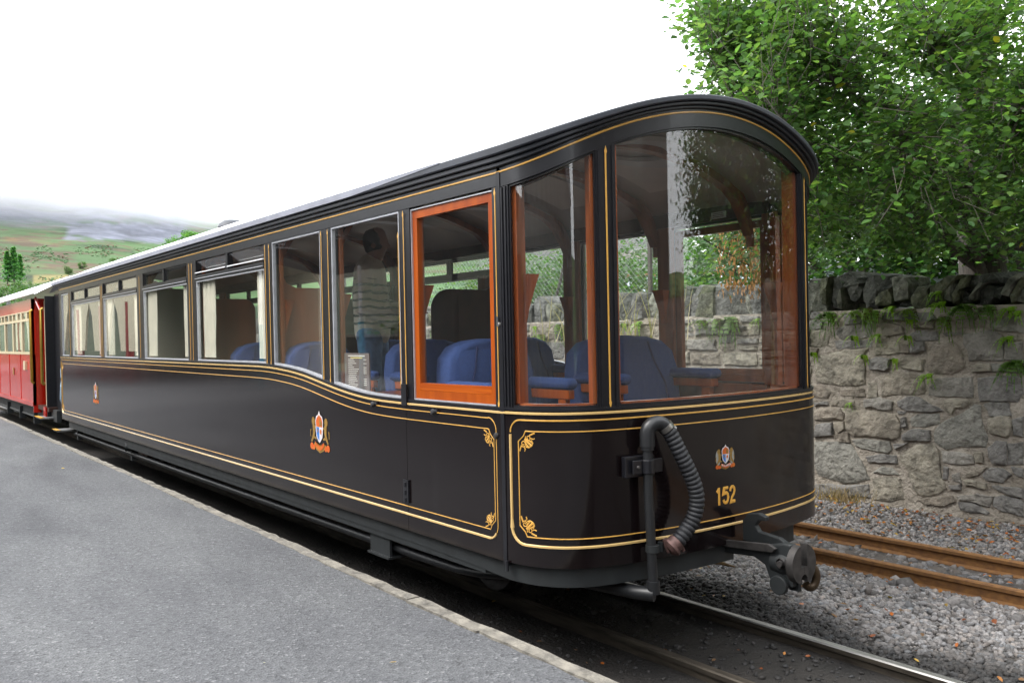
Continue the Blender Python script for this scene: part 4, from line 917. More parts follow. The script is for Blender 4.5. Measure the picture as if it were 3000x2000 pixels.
# curtains
def curtain(x0, x1, y_, z0, z1, ph):
    m = MB(); n = 22; V = []
    for i in range(n+1):
        t_ = i/n; x_ = x0+(x1-x0)*t_
        for z_, am in ((z1, .010), (z0+(z1-z0)*.5, .014), (z0+.1, .012), (z0, .016)):
            V.append((x_+(.5-t_)*.03*(z_ < z0+.2), y_+(am if y_ > 3 else am*.6)*math.sin(ph+t_*19+z_), z_))
    m.add(V, [(i*4+j, (i+1)*4+j, (i+1)*4+j+1, i*4+j+1) for i in range(n) for j in range(3)]); m.build('curtain', CURT, car, smooth=True)
for a, b, kd in WIN:
    if kd[0] == 'f':
        for y_ in (YC-HW+.045, YC+HW-.075):
            ww = .30 if y_ < 3 else .22
            curtain(a+.03, a+.03+ww, y_, 1.36, 1.99, a); curtain(b-.24, b-.004, y_, 1.36, 1.99, b)

# ---- lining
m = MB(); ribbon(m, [(s, Wz(s)) for s in srange(SB+.01, SF-.01, .04)], .0125, .006); m.build('waist_bead', BEAD, car)
m = MB(); ribbon(m, [(s, Gz(s)) for s in srange(SB+.01, SF-.01, .03)], .0095, .003); m.build('lining', GOLD, car)
def arc(cx, cz, r_, a0, a1, n=7): return [(cx+r_*math.cos(a0+(a1-a0)*i/n), cz+r_*math.sin(a0+(a1-a0)*i/n)) for i in range(n+1)]
hp = math.pi/2
# near side outer frame: bottom thick, uprights and top thin
zbz = .578; xr_ = sX(-3.150); xl_ = SB+.035
m = MB(); ribbon(m, arc(xl_+.07, zbz+.07, .07, math.pi, 1.5*math.pi)+arc(xr_-.065, zbz+.065, .065, -hp, -hp*.35), .0125, .006); m.build('waist_bead', BEAD, car)
m = MB(); ribbon(m, arc(xr_-.065, zbz+.065, .065, -hp*.35, 0)+arc(xr_-.06, 1.123-.06, .06, 0, hp)+[(s, Wz(s)-.030) for s in srange(xl_+.02, xr_-.06, .04)[::-1]], .0052, .0025); m.build('lining', GOLD, car)
m = MB(); ribbon(m, [(xl_, 1.26), (xl_, zbz+.07)], .008, .004); m.build('lining', GOLD, car)
xi = sX(-3.168); top2 = Wz(-.3)-.079
def chamfer(cx, cz, sx, sz, c_=.045):
    "concave chamfer points, going along x first then z"
    return [(cx-sx*c_*.85, cz), (cx-sx*c_*.62, cz-sz*c_*.45), (cx-sx*c_*.3, cz-sz*c_*.75), (cx, cz-sz*c_)]
m = MB(); P_ = [(s, Wz(s)-.079) for s in srange(xl_+.05, xi-.05, .04)]+chamfer(xi, top2, 1, 1)+chamfer(xi, .618, 1, -1)[::-1]+[(xl_+.05, .618)]
ribbon(m, P_, .0052, .0025); ribbon(m, [(xl_+.05, .618), (xl_+.05, 1.23)], .0052, .0025); m.build('lining', GOLD, car)
# end panel frames
for sg in (0, 1):
    pass
s1_, s2_ = .045, LE-.045
m = MB(); P_ = [(s1_, 1.06), (s1_, .65)]+arc(s1_+.075, .582+.075, .075, math.pi, 1.5*math.pi)+arc(s2_-.075, .582+.075, .075, -hp, 0)+[(s2_, 1.06)]; ribbon(m, P_, .0125, .006); m.build('waist_bead', BEAD, car)
m = MB(); ribbon(m, arc(s1_+.055, 1.123-.055, .055, math.pi, hp)+arc(s2_-.055, 1.123-.055, .055, hp, 0), .0075, .003); m.build('lining', GOLD, car)
i1, i2 = .090, LE-.090
m = MB(); P_ = chamfer(i1, 1.076, -1, 1)[::-1]+chamfer(i2, 1.076, 1, 1)+chamfer(i2, .619, 1, -1)[::-1]+chamfer(i1, .619, -1, -1); P_.append(P_[0]); ribbon(m, P_, .0052, .0025); m.build('lining', GOLD, car)
# arrow-ended lines on posts
def post_line(s_, z0, z1, w_=.006):
    m = MB(); ribbon(m, [(s_, z0), (s_, z1)], w_, .0025)
    for z_, d in ((z0, 1), (z1, -1)):
        V = [(*per(s_+u, .003), z_+v*d) for u, v in ((0, -.022), (-.007, .004), (0, .02), (.007, .004))]; m.add(V, [(0, 1, 2, 3)])
    m.build('lining', GOLD, car)
for X_ in (-12.30, -10.60, -10.54, -8.985, -7.44, -7.37, -5.785, -5.715, -4.90, -4.81, -3.925, -3.125):
    post_line(sX(X_), Wz(sX(X_))+.035, 2.125)
post_line(sX(-3.992+.012), 1.25, 2.02, .005)
for e in (-.718, .718):
    s_ = s_of_e(e); post_line(s_, 1.19, Gz(s_)-.085, .0085)
# corner ornaments (scrolls)
def ornament(s_, z_, sx, sz, k_=1.):
    m = MB()
    def rb(P, w_): ribbon(m, [(s_+sx*u*k_, z_+sz*v*k_) for u, v in P], w_*k_, .0025, step=1)
    for cx, cz, a0 in ((.022, .052, 0), (.050, .024, 1.5)):
        rb([(cx+(.004+.012*t_)*math.cos(a0+t_*8.5), cz+(.004+.012*t_)*math.sin(a0+t_*8.5)) for t_ in np.linspace(0, 1, 22)], .0048)
    rb([(.030, .030), (.048, .046), (.068, .062)], .012); rb([(.040, .030), (.060, .040), (.074, .048)], .007); rb([(.030, .042), (.042, .058), (.052, .068)], .007)
    rb([(.012, .060), (.006, .074), (.001, .088)], .008); rb([(.058, .012), (.072, .006), (.086, .001)], .008)
    rb([(.068, .062), (.074, .048), (.066, .034)], .007); rb([(.068, .062), (.052, .070), (.036, .066)], .007); rb([(.026, .068), (.034, .078), (.030, .088)], .005); rb([(.064, .026), (.076, .030), (.086, .026)], .005)
    m.build('corner_ornament', GOLD, car)
ornament(xi-.006, top2-.006, -1, -1, .82); ornament(xi-.006, .624, -1, 1, .82); ornament(i1+.006, 1.070, 1, -1, .92); ornament(i1+.006, .625, 1, 1, .92)
ornament(xl_+.056, 1.22, 1, -1, .8); ornament(xl_+.056, .624, 1, 1, .8)

# crests
CW, CR_, CB_, CG, CGR = mat('crest_white', (.62, .58, .6), .4), mat('crest_red', (.58, .075, .012), .4, col2=(.5, .15, .015), scale=60), mat('crest_blue', (.035, .17, .5), .4), mat('crest_gold', (.30, .175, .035), .4, var=.35, scale=80), mat('crest_grey', (.30, .30, .28), .5)
def crest(sc_, zc, wd, ht, full=True):
    m = MB(); lay = [0]
    def pg(P, mi, l_):
        m.mi = mi; n = len(P); V = [(*per(sc_+u*wd/2, .0012+.0007*l_), zc+v*ht/2) for u, v in P]
        c = (sum(q[0] for q in P)/n, sum(q[1] for q in P)/n); V.append((*per(sc_+c[0]*wd/2, .0012+.0007*l_), zc+c[1]*ht/2))
        m.add(V, [(i, (i+1) % n, n) for i in range(n)])
    el = lambda cx, cy, rx, ry, n=12, rt=0: [(cx+rx*math.cos(2*math.pi*i/n)*math.cos(rt)-ry*math.sin(2*math.pi*i/n)*math.sin(rt), cy+rx*math.cos(2*math.pi*i/n)*math.sin(rt)+ry*math.sin(2*math.pi*i/n)*math.cos(rt)) for i in range(n)]
    if full:
        pg(el(-.72, .0, .26, .62), 4, 0); pg(el(.72, .0, .26, .62), 4, 0)
    # supporters
    for sg in (-1, 1):
        pg(el(sg*.66, .48, .17, .20), 3, 1); pg([(sg*.74, .40), (sg*.50, .32), (sg*.46, .02), (sg*.56, -.28), (sg*.80, -.52), (sg*.92, -.50), (sg*.70, -.12)], 3, 2)
        pg([(sg*.56, .30), (sg*.36, .20), (sg*.34, .12), (sg*.60, .18)], 3, 1); pg([(sg*.52, -.22), (sg*.34, -.30), (sg*.36, -.38), (sg*.62, -.34)], 3, 1)
        pg([(sg*.86, .10), (sg*.98, .05), (sg*1.0, -.25), (sg*.92, -.30), (sg*.94, -.05)], 3, 1)
        pg(el(sg*.84, -.72, .18, .17), 1, 2); pg(el(sg*.62, -.76, .14, .13), 1, 3)
    pg([(-.66, -.60), (-.40, -.52), (0, -.62), (.40, -.52), (.66, -.60), (.40, -.86), (0, -1.0), (-.40, -.86)], 3, 1)
    sh = [(-.40, .52), (-.30, .74), (-.12, .80), (0, 1.0), (.12, .80), (.30, .74), (.40, .52), (.36, .0), (.30, -.25), (.12, -.44), (0, -.52), (-.12, -.44), (-.30, -.25), (-.36, 0)]
    pg(sh, 0, 4)
    pg([(-.31, .24), (-.33, .50), (-.24, .66), (0, .80), (0, .24)], 1, 5); pg([(.31, .24), (.33, .50), (.24, .66), (.005, .80), (.005, .24)], 1, 5); pg([(.05, .30), (.26, .30), (.27, .48), (.05, .66)], 3, 6)
    pg([(-.30, .22), (-.01, .22), (-.01, -.42), (-.16, -.30), (-.28, -.10)], 2, 5); pg(el(.15, .02, .09, .13), 1, 6); pg(el(-.15, .06, .06, .10), 3, 6)
    pg([(-.48, -.46), (-.20, -.62), (0, -.66), (.20, -.62), (.48, -.46), (.46, -.66), (.2, -.84), (0, -.88), (-.2, -.84), (-.46, -.66)], 1, 5)
    o = m.build('crest', [CW, CR_, CB_, CG, CGR], car); return o
LETT = mat('gold_lettering', (0.675, 0.345, 0.0525), .45)
def text_on(body, s_, z_, size, mt, name, off=.003, bold=.03, widthscale=1., parent=None, arcf=None):
    cu_ = bpy.data.curves.new(name, 'FONT'); cu_.body = body; cu_.size = size; cu_.align_x = 'CENTER'; cu_.align_y = 'CENTER'; cu_.offset = bold*size; cu_.resolution_u = 3
    ob = bpy.data.objects.new(name, cu_); COL.objects.link(ob); dg = bpy.context.evaluated_depsgraph_get(); dg.update(); me = bpy.data.meshes.new_from_object(ob.evaluated_get(dg)); me.name = name
    COL.objects.unlink(ob); bpy.data.objects.remove(ob)
    for v in me.vertices:
        u = v.co.x*widthscale; zz = v.co.y+(arcf(u) if arcf else 0); x_, y_ = per(s_+u, off); v.co = (x_, y_, z_+zz)
    me.materials.clear(); me.materials.append(mt); o = bpy.data.objects.new(name, me); link(o, parent or car); return o
sc_end = s_of_e(-.062)
crest(sc_end, .902, .135, .118)
text_on('PULLMAN', sc_end, .862, .015, CW, 'crest_lettering', .0075, .01, 1., arcf=lambda u: 3.5*u*u)
ns = s_of_e(-.062); 
def digit(strokes, du):
    m = MB()
    for st9 in strokes: ribbon(m, [(ns+du+u*.9, .722+v) for u, v in st9], .0145, .0015, step=1)
    m.build('number', LETT, car)
digit([[(.004, .041), (.004, -.041)], [(-.014, .020), (-.004, .027), (.004, .038)]], -.050)
digit([[(.019, .034), (-.012, .034), (-.016, .002), (-.006, .010), (.006, .012), (.016, .004), (.020, -.010), (.016, -.025), (.006, -.034), (-.006, -.034), (-.015, -.028), (-.019, -.018)]], 0)
digit([[(-.018, .016), (-.014, .028), (-.004, .035), (.006, .035), (.015, .028), (.018, .016), (.012, .002), (-.004, -.014), (-.015, -.034), (.021, -.034)]], .048)
crest(sX(-4.977), .923, .27, .26, False); crest(sX(-10.94), .918, .27, .26, False)

# door furniture, hinges, knobs
m = MB(); m.box(-3.965, -3.915, YC-HW-.012, YC-HW-.002, .635, .755)
for z_ in (.65, .69, .73): m.tube([(-3.94, YC-HW-.012, z_-.012), (-3.94, YC-HW-.012, z_+.012)], .007, 6)
m.build('hinge', BLACKM, car)
m = MB(); m.box(-3.965, -3.915, YC-HW-.012, YC-HW-.005, 1.14, 1.25); m.build('hinge', BLACKM, car)
for X_, z_ in ((-4.265, 1.128), (-3.65, 1.122)):
    m = MB(); m.lathe([(0, .028), (.012, .026), (.016, .018), (.010, .010), (.014, 0)], (X_, YC-HW, z_), (0, -1, .1), 12); m.lathe([(0, .02), (.010, .018), (.012, 0)], (X_-.016, YC-HW, z_-.003), (-.5, -1, 0), 10); m.build('door_stop', RUBBER, car, smooth=True)
m = MB(); m.lathe([(.0, .012), (.012, .010), (.016, 0)], (-3.15, YC-HW, 1.045), (0, -1, 0), 12); m.build('lock', IRON, car, smooth=True)
m = MB(); m.lathe([(.0, .014), (.010, .010), (.012, 0)], (-3.11, YC-HW, 1.54), (0, -1, 0), 12); m.tube([(-3.11, YC-HW-.012, 1.54), (-3.11, YC-HW-.012, 1.575)], .004, 6); m.build('handle', STEEL, car, smooth=True)

# skirt, solebar, truss pipe, brackets
m = MB(); band(m, SB+.3, s_of_e(.02), lambda s: .425-.020*min(1, max(0, (s+.5)/.5)), .4915, -.026, -.06, .03); m.build('skirt', UNDER, car, smooth=True)
m = MB(); band(m, s_of_e(.20), s_of_e(.62), .385, .4915, -.05, -.12, .03); m.build('skirt', UNDER, car, smooth=True)
m = MB(); m.box(XB+.3, -3.3, YC-HW+.03, YC-HW+.07, .395, .4915); m.build('solebar', UNDER, car)
m = MB(); m.box(XB+.3, -3.3, YC+HW-.07, YC+HW-.03, .395, .4915); m.build('solebar', UNDER, car)
pipe = [(-12.6, 2.41, .312), (-8, 2.41, .318), (-5, 2.41, .328), (-3.9, 2.41, .332), (-3.65, 2.42, .332), (-3.5, 2.45, .336), (-3.35, 2.51, .345), (-3.2, 2.60, .36), (-3.05, 2.72, .375)]
m = MB(); m.tube(pipe, .024, 14); m.build('truss_pipe', PLAST, car, smooth=True)
m = MB(); m.box(-4.44, -4.22, 2.355, 2.37, .292, .42); m.box(-4.45, -4.21, 2.34, 2.46, .280, .2915); m.build('jacking_bracket', UNDER, car)
for X_ in (-12.45, -9.8): m = MB(); m.box(X_, X_+.06, 2.39, 2.45, .25, .42); m.build('pipe_hanger', UNDER, car)
m = MB(); m.box(-12.95, -12.65, 2.2, 2.5, .345, .365); st = m.build('footstep', GREY, car); m = MB(); m.box(-12.95, -12.65, 2.185, 2.235, .3655, .370); m.build('step_edge', YEL, st)
m = MB(); m.lathe([(0, .03), (.045, .03), (.048, 0), (.048, -.04)], (-9.75, 2.36, .40), (-.3, -1, 0), 14); m.build('filler_cap', UNDER, car, smooth=True)
# underframe and bogies
m = MB(); m.box(-12.6, -2.95, 2.65, 2.75, .36, .52); m.box(-12.6, -2.95, 3.9, 4.0, .36, .52)
for X_ in np.arange(-12.4, -3.0, 1.05): m.box(X_, X_+.08, 2.4, 4.26, .38, .50)
m.each('underframe_beam', UNDER, car)
for XB_ in (-4.6, -11.4):
    bg = MB()
    for y_ in (2.93, 3.80): bg.prism([(-.85, .30), (-.8, .36), (.8, .36), (.85, .30), (.6, .22), (.45, .16), (.25, .16), (.15, .26), (-.15, .26), (-.25, .16), (-.45, .16), (-.6, .22)], Vector((0, .04, 0)), o=Vector((XB_, y_, 0)))
    bg.box(XB_-.15, XB_+.15, 2.93, 3.84, .24, .34); bg.each('bogie_side_frame', UNDER, car); bg = MB(); bg.box(XB_-.16, XB_+.16, 2.975, 3.795, .25, .35); bo = bg.build('bogie_bolster', UNDER, car)
    for dx in (-.45, .45):
        for y_, dd in ((3.02, 1), (3.69, -1)):
            m = MB(); m.lathe([(.02, -.05), (.05, -.05), (.06, -.02), (.17, -.012), (.20, -.03), (.215, -.03), (.22, .03), (.245, .04), (.245, .06), (.2, .065), (.17, .03), (.06, .04), (.02, .05)], (XB_+dx, y_, .22), (0, dd, 0), 28); m.build('wheel', IRON, bo, smooth=True)
        m = MB(); m.tube([(XB_+dx, 2.9, .22), (XB_+dx, 3.85, .22)], .035, 10); m.build('axle', UNDER, bo)
    m = MB(); m.tube([(XB_+.5, 2.88, .14), (XB_+.2, 2.88, .12)], .035, 8); m.build('brake_cylinder', RUSTC, bo, smooth=True)

# vacuum / heating hose at the end
hx = lambda e, off: per(s_of_e(e), off)
ep = -.575; px0, py0 = hx(ep, .055)
m = MB(); m.tube([(px0, py0, 1.03), (px0, py0, .8), (px0+.004, py0+.006, .6), (px0+.006, py0+.012, .40)], .021, 14); m.tube([(px0, py0, 1.005), (px0, py0, .985)], .028, 14)
m.tube([(px0+.006, py0+.012, .42), (px0+.006, py0+.012, .365)], .029, 14); m.build('standpipe', PLAST, car, smooth=True)
dwn = per(s_of_e(ep), -.4)
m = MB(); m.tube([(px0+.012, py0+.012, .362), (px0-.05, py0-.02, .362), (px0-.4, py0-.06, .352), (-3.4, 2.62, .345)], .031, 14); m.build('pipe_run', PLAST, car, smooth=True)
els = []
tdir = Vector((hx(ep+.1, .055)[0]-px0, hx(ep+.1, .055)[1]-py0, 0)).normalized(); odir = Vector((tdir.y, -tdir.x, 0))
for k_ in range(9):
    a = math.pi*(.80)*k_/8; els.append(Vector((px0, py0, 1.055))+tdir*.045*(1-math.cos(a))+odir*.012*(1-math.cos(a))+Vector((0, 0, .045*math.sin(a))))
m = MB(); m.tube([Vector((px0, py0, 1.0))]+els, .0325, 16); m.build('pipe_elbow', PLAST, car, smooth=True)
E0 = els[-1]; 
hp_ = [(0, 0, 0), (.022, .006, -.035), (.055, .02, -.12), (.092, .03, -.21), (.118, .034, -.29), (.124, .032, -.36), (.108, .024, -.43), (.062, .012, -.50), (.028, .004, -.535)]
hc = [E0+tdir*a*1.12+odir*b+Vector((0, 0, c*.96)) for a, b, c in hp_]
hs_ = []
for i in range(len(hc)-1):
    p0 = hc[max(i-1, 0)]; p1 = hc[i]; p2 = hc[i+1]; p3 = hc[min(i+2, len(hc)-1)]
    for k_ in range(24):
        t_ = k_/24; hs_.append(.5*((2*p1)+(-p0+p2)*t_+(2*p0-5*p1+4*p2-p3)*t_**2+(-p0+3*p1-3*p2+p3)*t_**3))
hs_.append(hc[-1]); ln = [0]
for a, b in zip(hs_, hs_[1:]): ln.append(ln[-1]+(b-a).length)
rad_ = [.0285+.0065*abs(math.sin(l_/ln[-1]*27*math.pi))**.6 for l_ in ln]
m = MB(); m.tube(hs_, rad_, 18); m.build('rubber_hose', RUBBER, car, smooth=True)
d0 = (hs_[3]-hs_[0]).normalized(); m = MB(); m.tube([E0-d0*.008, E0+d0*.014], .0355, 18); m.tube([E0+tdir*.03+odir*.018-d0*.002, E0+tdir*.03+odir*.018+d0*.012], .010, 8); m.build('hose_clip', STEEL, car, smooth=True)
e1 = hs_[-1]; d1_ = (hs_[-1]-hs_[-5]).normalized()
m = MB(); m.tube([e1-d1_*.02, e1+d1_*.008], .038, 16); m.tube([e1+d1_*.008, e1+d1_*.02, e1+d1_*.034], [.046, .048, .03], 16); m.tube([e1-tdir*.05+Vector((0, 0, .03)), e1-tdir*.045, e1-tdir*.03-Vector((0, 0, .03))], .008, 8); m.tube([e1+tdir*.04+Vector((0, 0, -.01)), e1+tdir*.05-Vector((0, 0, .035))], .009, 8); m.build('hose_coupling', RUSTC, car, smooth=True)
m = MB(); m.tube([(px0+.006, py0+.012, .575), (px0+.006, py0+.012, .545)], .030, 14); bpos = Vector((px0, py0, .56)); m.tube([bpos, bpos+tdir*.07], .010, 8); m.tube([bpos+tdir*.06+Vector((0, 0, .02)), bpos+tdir*.06-Vector((0, 0, .02))], .014, 8); m.build('pipe_clamp', UNDER, car, smooth=True)
m = MB(); c_ = Vector((px0, py0, .915)); m.tube([c_+Vector((0, 0, .03)), c_-Vector((0, 0, .03))], .029, 14)
for sg in (-1, 1):
    a = c_+tdir*sg*.03; b = c_+tdir*sg*.058
    m.prism([(-.026, -.03), (.026, -.03), (.026, .03), (-.026, .03)], odir*.008, a=tdir, b=Vector((0, 0, 1)), o=c_+tdir*sg*.053-odir*.006)
m.prism([(-.105, -.045), (.05, -.045), (.05, .045), (-.105, .045)], -odir*.03, a=tdir, b=Vector((0, 0, 1)), o=c_-odir*.018); m.build('pipe_bracket', BLACKM, car, bevel=.003)
m = MB(); m.lathe([(0, .008), (.007, .006), (.009, 0)], c_-tdir*.053+odir*.003, odir, 10); m.build('bolt', IRON, car, smooth=True)

# coupler
cy = YC-.005; cp = thing_parent = None
m = MB()
m.prism([(-3.2, .50), (-2.62, .50), (-2.45, .52), (-2.36, .545), (-2.32, .545), (-2.32, .46), (-2.36, .36), (-2.40, .33), (-2.43, .36), (-2.46, .43), (-2.52, .455), (-2.7, .44), (-3.2, .42)], Vector((0, .05, 0)), o=Vector((0, cy-.035, 0))); cb = m.build('coupling', UNDER, car, bevel=.010, seg=3)
m = MB(); m.prism([(-2.62, .505), (-2.62, .60), (-2.59, .635), (-2.53, .645), (-2.49, .632), (-2.49, .615), (-2.53, .612), (-2.55, .585), (-2.53, .56), (-2.42, .548), (-2.36, .52), (-2.36, .505)], Vector((0, .03, 0)), o=Vector((0, cy+.02, 0))); m.build('coupling_hook', UNDER, cb, bevel=.004)
m = MB(); m.prism([(-2.9, .49), (-2.42, .535), (-2.38, .52), (-2.4, .50), (-2.9, .46)], Vector((0, .018, 0)), o=Vector((0, cy-.06, 0))); m.build('coupling_link', IRON, cb, bevel=.003)
# chopper disc with slot and notch
R_ = .088; out = []; n = 40; XD = -2.275
ring_ = [(R_*math.cos(a), R_*math.sin(a)) for a in np.linspace(0, 2*math.pi, 48, endpoint=False)]
def disc_poly():
    P = []
    for y_, z_ in ring_:
        P.append((y_, z_))
    return P
m = MB()
# halves left/right of slot, lower web, built so the slot is a true opening
def clip(f): return [q_ for q_ in ring_ if f(q_)]
aa = np.linspace(math.radians(104), math.radians(245), 26)
Lp = [(R_*math.cos(a), R_*math.sin(a)) for a in aa]+[(-.024, -.078), (-.022, -.060), (-.012, -.048), (-.0004, -.044), (-.0004, -.012), (-.021, -.012), (-.021, .0845)]
Rp = [(-y_, z_) for y_, z_ in Lp][::-1]
for pl in (Lp, Rp):
    o_ = Vector((XD, cy, .462)); n = len(pl); c = (sum(q[0] for q in pl)/n, sum(q[1] for q in pl)/n)
    m.prism(pl, Vector((-.035, 0, 0)), a=Vector((0, 1, 0)), b=Vector((0, 0, 1)), o=o_)
dk = m.build('coupling_head', IRON, cb, bevel=.004)
m = MB(); m.lathe([(0, .0), (.05, 0), (.056, -.05), (.05, -.11), (0, -.11)], (XD-.04, cy, .45), (1, 0, 0), 20); m.box(XD-.12, XD-.037, cy-.034, cy+.036, .36, .46); m.build('coupling_boss', UNDER, cb, smooth=True)
m = MB(); m.lathe([(.0, .03), (.014, .03), (.016, .0)], (XD-.075, cy-.05, .462), (0, -1, 0), 14); m.lathe([(.022, .0), (.026, .012), (.022, .02)], (XD-.075, cy-.05, .462), (0, -1, 0), 14); m.build('bolt', IRON, cb, smooth=True)
m = MB(); ri = [(.046*math.cos(a), .046*math.sin(a)) for a in np.linspace(-2.4, 1.6, 16)]; m.tube([(XD-.03+a*.3, cy+.085+a*.6, .385+b) for a, b in ri], .019, 10); m.build('coupling_shackle', mat('greasy_bronze', (.09, .06, .035), .4, metal=.5, var=.4, scale=30), cb, smooth=True)
m = MB(); m.prism([(-2.425+.055+.044*math.cos(a9), .366+.042*math.sin(a9)*(1.15 if math.sin(a9) < 0 else .9)) for a9 in np.linspace(0, 2*math.pi, 18, endpoint=False)], Vector((0, .026, 0)), o=Vector((0, cy-.064, 0))); m.prism([(-2.355, .335), (-2.30, .335), (-2.30, .41), (-2.355, .41)], Vector((0, .022, 0)), o=Vector((0, cy-.006, 0))); m.each('coupling_pawl', UNDER, cb, bevel=.005)

# ------------------------------------------------------------------ armchairs and things inside
def chair_proto():
    t_ = thing('armchair', 'x', 'armchair')
    w_ = .33
    back = [(-w_, .38), (-w_*1.02, .62), (-w_*.94, .74), (-w_*.74, .80), (-w_*.4, .83), (0, .84), (w_*.4, .83), (w_*.74, .80), (w_*.94, .74), (w_*1.02, .62), (w_, .38)]
    m = MB(); V = []; cols_ = 5
    for u, z_ in back:
        for x_, f in ((-.08, .97), (-.02, 1.02), (.05, 1.0), (.075, .9)): V.append((x_-(z_-.4)*.12, u*f, z_ if x_ < .06 else z_*.985))
    n = len(back)
    m.add(V, [(i*4+j, i*4+j+1, (i+1)*4+j+1, (i+1)*4+j) for i in range(n-1) for j in range(3)])
    # front and rear faces
    fr_ = [4*i+3 for i in range(n)]; bk = [4*i for i in range(n)]
    half = n//2
    dd_ = lambda t9: tuple(dict.fromkeys(t9)); m.f += [dd_((fr_[i], fr_[i+1], fr_[n-2-i], fr_[n-1-i])) for i in range(half)]; m.f += [dd_((bk[i], bk[i+1], bk[n-2-i], bk[n-1-i])) for i in range(half)]
    m.f += [(fr_[0], fr_[n-1], bk[n-1], bk[0])]; m.m = [0]*len(m.f)
    b_ = m.build('backrest', BLUE, t_, smooth=True, bevel=.012, seg=3)
    m = MB()
    for sg in (-1, 1): m.tube([(.078-(z_-.4)*.12, sg*u, z_) for u, z_ in ((.23, .40), (.21, .55), (.15, .68), (.12, .80))], .006, 6)
    m.each('piping', mat('dark_blue_piping', (.02, .03, .10), .9), b_)
    m = MB(); m.box(-.02, .44, -.27, .27, .30, .44); m.build('seat', BLUE, t_, smooth=True, bevel=.05, seg=4)
    for sg in (-1, 1):
        m = MB(); m.box(-.02, .38, sg*.30-.045, sg*.30+.045, .57, .63); a_ = m.build('armrest', BLUE, t_, smooth=True, bevel=.028, seg=3)
        m = MB(); m.box(-.02, .36, sg*.30-.025, sg*.30+.025, .52, .569); m.box(.27, .33, sg*.30-.02, sg*.30+.02, .12, .519); m.each('armrest_frame', WOOD, a_, bevel=.006)
    m = MB(); m.box(.0, .40, -.22, .22, .04, .299); m.build('base', DARKV, t_)
    return t_
def copy_tree(o, parent=None):
    c = o.copy(); COL.objects.link(c); c.parent = parent
    for ch in list(o.children): copy_tree(ch, c)
    return c
ch0 = chair_proto(); ch0.name = 'armchair'
CH = [(-3.80, 3.78, .0, 1.27, 'wide blue armchair nearest the curved end window, facing the glass'), (-3.74, 2.71, .0, .84, 'blue armchair with wooden arms just inside the door beside the corner window'),
      (-5.05, 3.17, .0, .95, 'blue armchair seen through the orange framed door window, second row'), (-5.62, 2.63, .0, .75, 'blue armchair against the brown partition behind the window left of the standing person'),
      (-5.05, 3.98, .0, .8, 'blue armchair on the far side beyond the one in the door window'), (-6.9, 2.75, .0, .85, 'blue armchair behind the partition nearest the curtained windows'), (-6.9, 3.9, 0, .85, 'blue armchair on the far side behind the dark partition')]
proto_used = False
for X_, y_, rz, ws, lab in CH:
    o = ch0 if not proto_used else copy_tree(ch0); proto_used = True
    o.location = (X_, y_, .635); o.rotation_euler = (0, 0, rz); o.scale = (1, ws, 1); tag(o, lab, 'armchair', 'blue armchairs inside the carriage')
# tables
for X_, y_, lab in ((-4.45, 2.62, 'small wooden table inside the carriage under the window with the menu card'), (-4.45, 4.02, 'small wooden table on the far side of the carriage'), ):
    t_ = thing('table', lab, 'table', (X_, y_, .64))
    m = MB(); m.box(-.28, .28, -.2, .2, .50, .525); m.build('table_top', WOODM, t_, bevel=.006)
    m = MB(); m.tube([(0, 0, 0), (0, 0, .5)], .03, 10); m.build('leg', DARKV, t_)
# menu card leaning in the window
m = MB(); mx0, mx1 = -4.745, -4.44; yy_ = YC-HW+.06
MENU = mat('menu_card', (.16, .13, .12), .6, var=.1)
m.box(mx0, mx1-.0, yy_, yy_+.008, 1.19, 1.405); mc = m.build('menu_card', MENU); tag(mc, 'dark menu card with small white print standing inside the window', 'menu')
MT = mat('menu_print_white', (.7, .68, .62), .6); MY = mat('menu_print_yellow', (.7, .6, .2), .6)
def label_text(body, x_, z_, size, mt, parent, y_=yy_-.001, align='LEFT'):
    cu_ = bpy.data.curves.new('print', 'FONT'); cu_.body = body; cu_.size = size; cu_.align_x = align; cu_.resolution_u = 1; cu_.space_line = .95
    ob = bpy.data.objects.new('print', cu_); COL.objects.link(ob); dg = bpy.context.evaluated_depsgraph_get(); dg.update(); me = bpy.data.meshes.new_from_object(ob.evaluated_get(dg)); COL.objects.unlink(ob); bpy.data.objects.remove(ob)
    for v in me.vertices: v.co = (x_+v.co.x, y_, z_+v.co.y)
    me.materials.clear(); me.materials.append(mt); o = bpy.data.objects.new('print', me); link(o, parent); return o
bars = MB(); zz = 1.392; random.seed(3)
for i in range(17):
    if i in (0,): bars.mi = 0; bars.box(mx0+.05, mx1-.05, yy_-.0015, yy_-.0005, zz-.006, zz)
    elif i == 1: bars.mi = 1; bars.box(mx0+.08, mx1-.08, yy_-.0015, yy_-.0005, zz-.006, zz)
    else:
        bars.mi = 0; bars.box(mx0+.05, mx0+.05+random.uniform(.05, .13), yy_-.0015, yy_-.0005, zz-.0035, zz)
        if random.random() < .6: bars.box(mx1-.065, mx1-.03, yy_-.0015, yy_-.0005, zz-.0035, zz)
    zz -= .0112
bars.build('print', [MT, MY], mc)
m = MB(); m.box(-3.53, -3.42, YC+HW-.088, YC+HW-.083, 2.175, 2.215); nt_ = m.build('notice', mat('pale_notice', (.6, .6, .55), .5), car)
m = MB()
for i in range(3): m.box(-3.52, -3.43+random.uniform(-.02, 0), YC+HW-.0895, YC+HW-.0885, 2.183+i*.010, 2.187+i*.010)
m.build('print', MENU, nt_)

